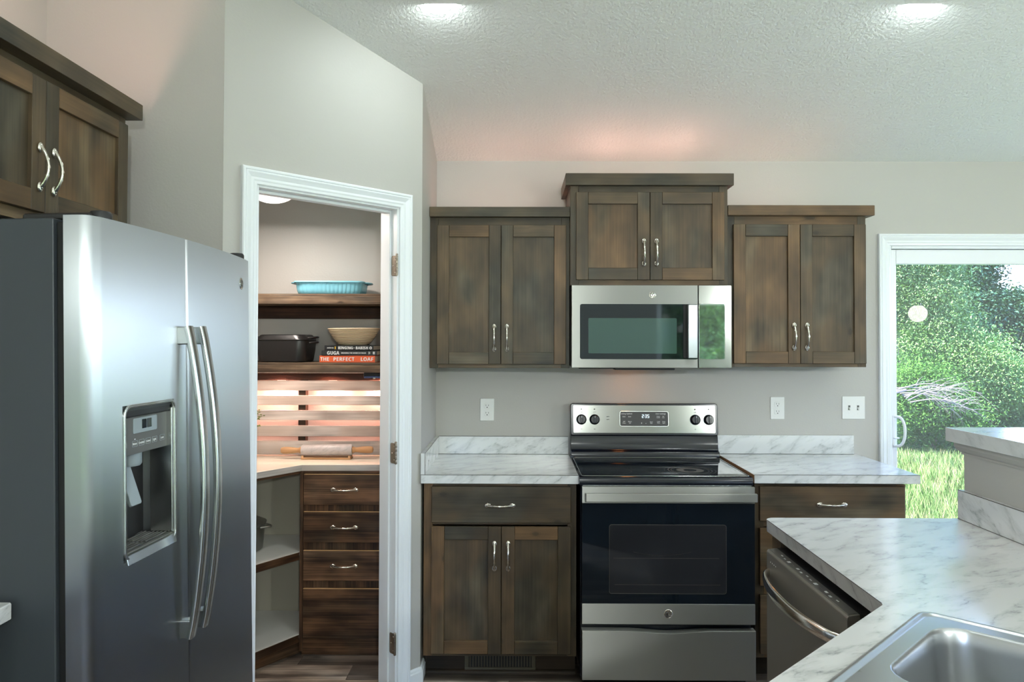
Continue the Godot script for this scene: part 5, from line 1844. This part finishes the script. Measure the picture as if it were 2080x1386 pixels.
	for sx in [-1.0, 1.0]:
		var h := []
		for i in 9:
			var u := -1.0 + i / 4.0
			h.append(Vector3(sx * (0.112 + 0.038 * (1.0 - u * u)), 0.118, u * 0.035))
		part("handle", S().sweep(h, circle(0.006, 8), Vector3.UP), M.slate, st)
	# herb whose twig tip shows beside the jamb
	var herb := thing("potted_herb", "small green leafy twig at the left of the pantry counter", "plant", V(-1.40, 0.914, 3.815), 1e-7)
	part("pot", S().lathe([Vector2(0, 0), Vector2(0.035, 0), Vector2(0.045, 0.075), Vector2(0.040, 0.075), Vector2(0.035, 0.065), Vector2(0, 0.065)], Vector3.ZERO, Vector3.UP, 24), M.clay, herb)
	var stem := S()
	var lv := S()
	var r2 := RandomNumberGenerator.new()
	r2.seed = 5
	for q in [[0.110, 0.215], [0.085, 0.235], [0.10, 0.165], [0.02, 0.25], [-0.06, 0.22], [0.06, 0.20]]:
		var tip := Vector3(q[0], q[1], r2.randf_range(-0.02, 0.03))
		var path := []
		for i in 7:
			var u := i / 6.0
			path.append(Vector3(0, 0.06, 0).lerp(tip, u) + Vector3(0, 0.03 * sin(PI * u), 0))
		stem.sweep(path, circle(0.0014, 5), Vector3(0.1, 0, 1))
		for i in 14:
			var u := 0.45 + 0.55 * i / 13.0
			var at2: Vector3 = Vector3(0, 0.06, 0).lerp(tip, u) + Vector3(0, 0.03 * sin(PI * u), 0)
			var dir := Vector3(r2.randf_range(-1, 1), r2.randf_range(-0.4, 1), r2.randf_range(-1, 1)).normalized()
			lv.ball(at2 + dir * 0.009, Vector3(0.0055, 0.0028, 0.0055), 6)
	part("stem", stem, M.herb, herb)
	part("leaf_mass", lv, M.herb, herb).set_meta("kind", "stuff")


func fit_text(o: MeshInstance3D, width: float) -> void:
	var b := o.mesh.get_aabb()
	if b.size.x > 0.0:
		o.scale.x = width / b.size.x


# ---------- small lights on top of the cabinets ----------

func build_cabinet_lights() -> void:
	for q in [[0.438, 2.272, 3.72, "left of two small pink lights hidden on top of the raised cabinet"], [0.81, 2.272, 3.72, "right of two small pink lights hidden on top of the raised cabinet"]]:
		var at := V(q[0], q[1], q[2])
		var o := thing("puck_light", q[3], "light", at)
		part("base", S().lathe([Vector2(0, 0), Vector2(0.032, 0), Vector2(0.034, 0.004), Vector2(0.030, 0.012), Vector2(0, 0.012)], at, Vector3.UP, 24), M.white_plastic, o)
		part("lens", S().lathe([Vector2(0.026, 0.012), Vector2(0.022, 0.017), Vector2(0, 0.019)], at, Vector3.UP, 24), M.lamp_pink, o)
		lamp_area(o, Vector3(0, 0.024, 0), Vector3(PI / 2, 0, 0), Vector2(0.04, 0.04), Color(1.0, 0.76, 0.69), 0.020)
	for q in [[-0.08, 2.128, 3.78, 0.56, 0.02, "pink light strip hidden on top of the left upper cabinet", 0.055], [1.30, 2.142, 3.78, 0.50, 0.02, "pink light strip hidden on top of the right upper cabinet", 0.03], [0.62, 2.272, 3.80, 0.60, 0.02, "pink light strip hidden on top of the raised cabinet", 0.022], [-1.345, 2.262, 2.05, 0.012, 0.75, "pink light strip hidden on top of the refrigerator cabinet", 0.30]]:
		var at := V(q[0], q[1], q[2])
		var o := thing("light_strip", q[5], "light strip", at)
		part("channel", S().box(at + Vector3(-q[3] / 2, 0, -q[4] / 2), at + Vector3(q[3] / 2, 0.008, q[4] / 2), 0.001), M.white_plastic, o)
		part("lens", S().box(at + Vector3(-q[3] / 2 + 0.004, 0.008, -q[4] / 2 + 0.004), at + Vector3(q[3] / 2 - 0.004, 0.011, q[4] / 2 - 0.004), 0.001), M.lamp_pink, o)
		lamp_area(o, Vector3(0, 0.016, 0), Vector3(PI / 2, 0, 0), Vector2(q[3], q[4]), Color(1.0, 0.76, 0.69), q[6])


# ---------- garden ----------

func leaf_mesh(size: float, count: int, spread: float, seed_: int, slim := 0.45) -> ArrayMesh:
	var r := RandomNumberGenerator.new()
	r.seed = seed_
	var v := PackedVector3Array()
	var n := PackedVector3Array()
	for i in count:
		var at := Vector3(r.randfn(), r.randfn() * 0.7, r.randfn()) * spread * 0.5
		var d := Vector3(r.randf_range(-1, 1), r.randf_range(-0.6, 0.5), r.randf_range(-1, 1)).normalized()
		var sd := d.cross(Vector3(r.randf_range(-0.5, 0.5), 1, r.randf_range(-0.5, 0.5))).normalized()
		var up := sd.cross(d).normalized()
		if up.y < 0.0:
			up = -up
		var l := size * r.randf_range(0.7, 1.3)
		var a := at
		var b := at + d * l * 0.5 + sd * l * slim * 0.5 + up * l * 0.06
		var c := at + d * l
		var e := at + d * l * 0.5 - sd * l * slim * 0.5 + up * l * 0.06
		for t in [[a, b, c], [a, c, e]]:
			var cr: Vector3 = (t[1] - t[0]).cross(t[2] - t[0])
			if cr.dot(up) > 0.0:
				t = [t[0], t[2], t[1]]
			for p in t:
				v.append(p)
				n.append((up * 0.8 + (p - at).normalized() * 0.2 + at.normalized() * 0.5).normalized())
	var arr := []
	arr.resize(Mesh.ARRAY_MAX)
	arr[Mesh.ARRAY_VERTEX] = v
	arr[Mesh.ARRAY_NORMAL] = n
	var m := ArrayMesh.new()
	m.add_surface_from_arrays(Mesh.PRIMITIVE_TRIANGLES, arr)
	return m


func scatter(called: String, mesh: Mesh, where: Array, colors: Array, parent: Node3D) -> MultiMeshInstance3D:
	var mm := MultiMesh.new()
	mm.transform_format = MultiMesh.TRANSFORM_3D
	mm.use_colors = true
	mm.mesh = mesh
	mm.instance_count = where.size()
	for i in where.size():
		mm.set_instance_transform(i, where[i])
		mm.set_instance_color(i, colors[i])
	var o := MultiMeshInstance3D.new()
	o.name = called
	o.multimesh = mm
	o.material_override = M.leaf
	o.set_meta("kind", "stuff")
	if parent:
		parent.add_child(o, true)
	return o


func limb(s: Shape, a: Vector3, b: Vector3, r0: float, r1: float, bend: Vector3, sides := 8) -> void:
	var path := []
	var sc := []
	for i in 9:
		var u := i / 8.0
		path.append(a.lerp(b, u) + bend * sin(PI * u))
		sc.append(lerpf(r0, r1, u))
	s.sweep(path, circle(1.0, sides), Vector3(0.37, 0.11, 0.92), sc)


# blobs: [x, y, z, radius across, radius up] about the foot of the tree
func tree(called: String, label: String, category: String, at: Vector3, blobs: Array, count: int, dark: Color, light: Color, mesh: Mesh, seed_: int, trunk := 0.12, group := "") -> void:
	var r := RandomNumberGenerator.new()
	r.seed = seed_
	var o := thing(called, label, category, at, 0.0, group)
	var tk := S()
	var top := Vector3.ZERO
	for b in blobs:
		top += Vector3(b[0], b[1], b[2]) / blobs.size()
	limb(tk, Vector3(0, -0.3, 0), top, trunk, trunk * 0.45, Vector3(0.1, 0, 0.05))
	for b in blobs:
		var c := Vector3(b[0], b[1], b[2])
		limb(tk, top.lerp(Vector3.ZERO, r.randf_range(0.2, 0.7)), c, trunk * 0.45, trunk * 0.1, Vector3(r.randf_range(-0.1, 0.1), 0.1, 0))
		for i in 5:
			var d := Vector3(r.randfn(), absf(r.randfn()) * 0.6, r.randfn()).normalized()
			limb(tk, c, c + d * Vector3(b[3], b[4], b[3]) * 0.8, trunk * 0.14, trunk * 0.03, Vector3(0, 0.08, 0), 5)
	var ts := tk
	put("trunk", ts.mesh(), M.bark, o)
	var where := []
	var colors := []
	var total := 0.0
	for b in blobs:
		total += b[3] * b[3] * b[4]
	for b in blobs:
		var many := int(count * b[3] * b[3] * b[4] / total)
		for i in many:
			var d := Vector3(r.randfn(), r.randfn(), r.randfn()).normalized()
			var rad := pow(r.randf(), 0.30)
			rad *= 0.80 + 0.28 * sin(d.x * 7.0 + b[0] * 3.0) * sin(d.y * 6.0 + b[1]) * sin(d.z * 7.0 + 1.0)
			var p := Vector3(b[0], b[1], b[2]) + d * Vector3(b[3], b[4], b[3]) * rad
			var basis := Basis.from_euler(Vector3(r.randf_range(-0.5, 0.5), r.randf() * TAU, r.randf_range(-0.5, 0.5))).scaled(Vector3.ONE * r.randf_range(0.7, 1.3))
			where.append(Transform3D(basis, p))
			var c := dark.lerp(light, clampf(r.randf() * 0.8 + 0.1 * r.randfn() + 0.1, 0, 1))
			colors.append(c)
	scatter("crown", mesh, where, colors, o)


func build_garden() -> void:
	var gy := -0.35
	var ground := S()
	ground.box(Vector3(-60, gy - 0.5, -90), Vector3(70, gy, -BACK - 0.13), 0.0)
	ground.box(Vector3(-60, gy - 0.5, -BACK - 0.13), Vector3(70, gy, 60), 0.0)
	solo("ground", ground, M.soil, "open grassy ground round the house", "ground", "", "structure")
	var r := RandomNumberGenerator.new()
	r.seed = 3
	# tall meadow grass between the house and the trees
	var blades := S()
	var bv := PackedVector3Array()
	var bn := PackedVector3Array()
	for i in 26:
		var a := r.randf() * TAU
		var foot := Vector3(r.randfn(), 0, r.randfn()) * 0.09
		var lean := Vector3(cos(a), 0, sin(a)) * r.randf_range(0.04, 0.22)
		var h := r.randf_range(0.10, 0.27)
		var sd := Vector3(-sin(a), 0, cos(a)) * 0.0022
		var p := [foot - sd, foot + sd, foot + lean * 0.45 + Vector3(0, h * 0.6, 0) + sd * 0.8, foot + lean * 0.45 + Vector3(0, h * 0.6, 0) - sd * 0.8, foot + lean + Vector3(0, h, 0)]
		for t in [[0, 1, 2], [0, 2, 3], [3, 2, 4]]:
			for j in t:
				bv.append(p[j])
				bn.append(Vector3(0, 1, 0.4).normalized())
	var arr := []
	arr.resize(Mesh.ARRAY_MAX)
	arr[Mesh.ARRAY_VERTEX] = bv
	arr[Mesh.ARRAY_NORMAL] = bn
	var tuft := ArrayMesh.new()
	tuft.add_surface_from_arrays(Mesh.PRIMITIVE_TRIANGLES, arr)
	var where := []
	var colors := []
	for i in 26000:
		var d := 4.3 + pow(r.randf(), 0.8) * 14.0
		var x := r.randf_range(0.38, 0.86) * d + r.randf_range(-0.6, 0.6)
		where.append(Transform3D(Basis(Vector3.UP, r.randf() * TAU).scaled(Vector3.ONE * r.randf_range(0.7, 1.25)), Vector3(x, gy, -d)))
		var c := Color(0.06, 0.15, 0.04).lerp(Color(0.20, 0.32, 0.13), r.randf())
		if r.randf() < 0.16:
			c = Color(0.32, 0.29, 0.20)
		colors.append(c)
	for i in 9000:  # the meadow behind the camera, which the appliances mirror
		where.append(Transform3D(Basis(Vector3.UP, r.randf() * TAU).scaled(Vector3.ONE * r.randf_range(0.9, 1.5)), Vector3(r.randf_range(0, 12), gy, 4.5 + pow(r.randf(), 0.8) * 8.0)))
		colors.append(Color(0.06, 0.15, 0.04).lerp(Color(0.20, 0.32, 0.13), r.randf()))
	var g := scatter("meadow_grass", tuft, where, colors, null)
	add_child(g)
	tag(g, "tall bright green meadow grass growing outside the sliding door", "grass", "", "stuff")
	var fine := leaf_mesh(0.044, 30, 0.26, 1, 0.34)
	var broad := leaf_mesh(0.062, 24, 0.30, 2, 0.5)
	var big := leaf_mesh(0.13, 20, 0.6, 4, 0.5)
	# left: light feathery tree; behind it a taller dark one; shrubs below
	tree("tree", "light yellow-green feathery tree at the left of the glass door view", "tree", Vector3(6.75, gy, -13.3), [[0.0, 3.0, 0, 1.1, 1.2], [0.25, 4.0, -0.3, 0.9, 1.1], [-0.5, 4.6, 0.2, 1.2, 1.2], [0.3, 2.4, 0.4, 0.8, 0.8], [0.45, 3.1, 0.3, 0.6, 0.8], [0.0, 5.3, 0, 0.8, 0.8]], 8000, Color(0.045, 0.10, 0.032), Color(0.19, 0.28, 0.12), fine, 11, 0.10)
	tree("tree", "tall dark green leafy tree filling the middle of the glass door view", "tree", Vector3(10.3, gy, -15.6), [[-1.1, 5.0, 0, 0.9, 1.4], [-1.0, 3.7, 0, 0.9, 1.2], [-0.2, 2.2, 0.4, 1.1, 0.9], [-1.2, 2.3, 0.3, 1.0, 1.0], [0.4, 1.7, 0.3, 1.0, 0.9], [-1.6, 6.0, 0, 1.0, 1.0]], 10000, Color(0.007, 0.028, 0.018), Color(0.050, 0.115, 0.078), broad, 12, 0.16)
	tree("tree", "pale green tree at the right edge of the view behind the bar top", "tree", Vector3(11.7, gy, -17.0), [[0.0, 2.1, 0, 1.1, 0.9], [0.8, 2.3, 0.2, 1.0, 0.9], [-0.5, 1.2, 0.3, 1.0, 0.9]], 5000, Color(0.028, 0.091, 0.041), Color(0.138, 0.241, 0.115), broad, 13, 0.13)
	tree("tree", "distant pale tree top against the white sky beyond the glass door", "tree", Vector3(16.3, gy, -24.5), [[0.0, 2.9, 0, 0.5, 1.1], [0.1, 2.2, 0, 0.8, 0.9], [-1.2, 2.4, 0, 1.0, 0.9], [1.4, 2.2, 0, 1.2, 1.0], [0, 1.2, 0, 2.0, 1.0]], 4000, Color(0.032, 0.091, 0.053), Color(0.118, 0.204, 0.140), broad, 14, 0.13)
	tree("shrub", "bright yellow-green bush below the feathery tree outside", "shrub", Vector3(7.6, gy, -12.6), [[0.0, 1.5, 0, 0.7, 0.6], [0.45, 1.15, 0.1, 0.6, 0.55], [-0.5, 1.9, -0.2, 0.6, 0.5]], 3200, Color(0.053, 0.126, 0.028), Color(0.173, 0.288, 0.104), fine, 15, 0.05)
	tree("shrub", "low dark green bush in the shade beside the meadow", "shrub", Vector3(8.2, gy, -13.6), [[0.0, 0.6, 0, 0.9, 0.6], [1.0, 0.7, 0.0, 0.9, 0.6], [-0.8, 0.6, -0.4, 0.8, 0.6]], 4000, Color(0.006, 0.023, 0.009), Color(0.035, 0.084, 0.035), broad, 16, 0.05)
	tree("shrub", "round green bush at the meadow edge behind the door handle", "shrub", Vector3(6.2, gy, -11.7), [[0.0, 0.9, 0, 0.7, 0.7], [0.5, 0.6, 0.1, 0.5, 0.5]], 3000, Color(0.015, 0.058, 0.007), Color(0.061, 0.138, 0.027), fine, 17, 0.05)
	tree("shrub", "pale green bush at the right above the bar top", "shrub", Vector3(8.6, gy, -12.7), [[0.0, 0.7, 0, 0.6, 0.5], [0.7, 0.8, 0.2, 0.7, 0.55]], 2400, Color(0.038, 0.097, 0.027), Color(0.146, 0.237, 0.102), fine, 18, 0.05)
	# the backdrop of the wood: further trees that close the gaps
	var k := 0
	for q in [[9.6, -20.0, 6.2], [12.3, -21.5, 5.6]]:
		tree("tree", ["dark tree of the wood behind the feathery tree", "blue-green tree of the wood behind the tall dark tree", "low green tree of the wood under the patch of sky"][k], "tree", Vector3(q[0], gy, q[1]), [[-0.4, q[2] * 0.75, 0, 1.3, q[2] * 0.28], [-1.0, q[2] * 0.45, 0.3, 1.6, q[2] * 0.25], [0.5, q[2] * 0.4, 0.3, 1.3, q[2] * 0.25], [0, q[2] * 0.15, 0.2, 1.8, q[2] * 0.2]], 4200, Color(0.009, 0.033, 0.019), Color(0.050, 0.108, 0.065), big, 30 + k, 0.16)
		k += 1
	# a dead branch hanging in front of the bushes
	var dead := thing("dead_branch", "bare grey dead branch drooping in front of the bushes", "branch", Vector3(5.32, 0.80, -10.2))
	var ds := S()
	var rr_ := RandomNumberGenerator.new()
	rr_.seed = 8
	for j in 9:
		var a := Vector3(-0.10, 0.06 - 0.02 * j, 0.05 * j - 0.2)
		var b := Vector3(0.45 + rr_.randf() * 0.5, 0.06 - 0.36 * rr_.randf(), rr_.randf_range(-0.2, 0.4))
		limb(ds, a, b, 0.009, 0.003, Vector3(0, 0.10, 0), 6)
		for i in 11:
			var u := rr_.randf_range(0.25, 1.0)
			var p := a.lerp(b, u) + Vector3(0, 0.10, 0) * sin(PI * u)
			limb(ds, p, p + Vector3(rr_.randf_range(0.05, 0.40), rr_.randf_range(-0.32, 0.12), rr_.randf_range(-0.15, 0.15)), 0.0035, 0.001, Vector3(0, 0.02, 0), 4)
	for j in 4:
		limb(ds, Vector3(-0.05, 0.05, 0), Vector3(-0.8 - 0.1 * j, -1.13, -0.4 + 0.2 * j), 0.02, 0.012, Vector3(-0.25, 0.25, 0), 6)
	put("twigs", ds.mesh(), M.dead_wood, dead)
	# trees on the other sides of the house, which the steel and the glass mirror
	k = 0
	for q in [[1.0, 13.0], [4.0, 12.5], [7.2, 13.5], [10.0, 12.0], [13.0, 6.0], [14.5, 1.0]]:
		tree("tree", "leafy green tree outside " + ["the patio door at its left edge, behind the camera", "the patio door, second from its left, behind the camera", "the patio door, mirrored in the microwave panel", "the far corner of the house behind the camera", "the right end of the house, behind the camera", "the window in the right end wall"][k], "tree", Vector3(q[0], gy, q[1]), [[0, 3.9, 0, 1.8, 1.5], [-1.0, 2.6, 0.3, 1.6, 1.4], [1.1, 2.4, 0.3, 1.6, 1.4], [0, 1.1, 0.2, 1.9, 1.1]], 2600, Color(0.06, 0.15, 0.025), Color(0.24, 0.38, 0.09), big, 50 + k, 0.14, "trees behind the camera")
		k += 1
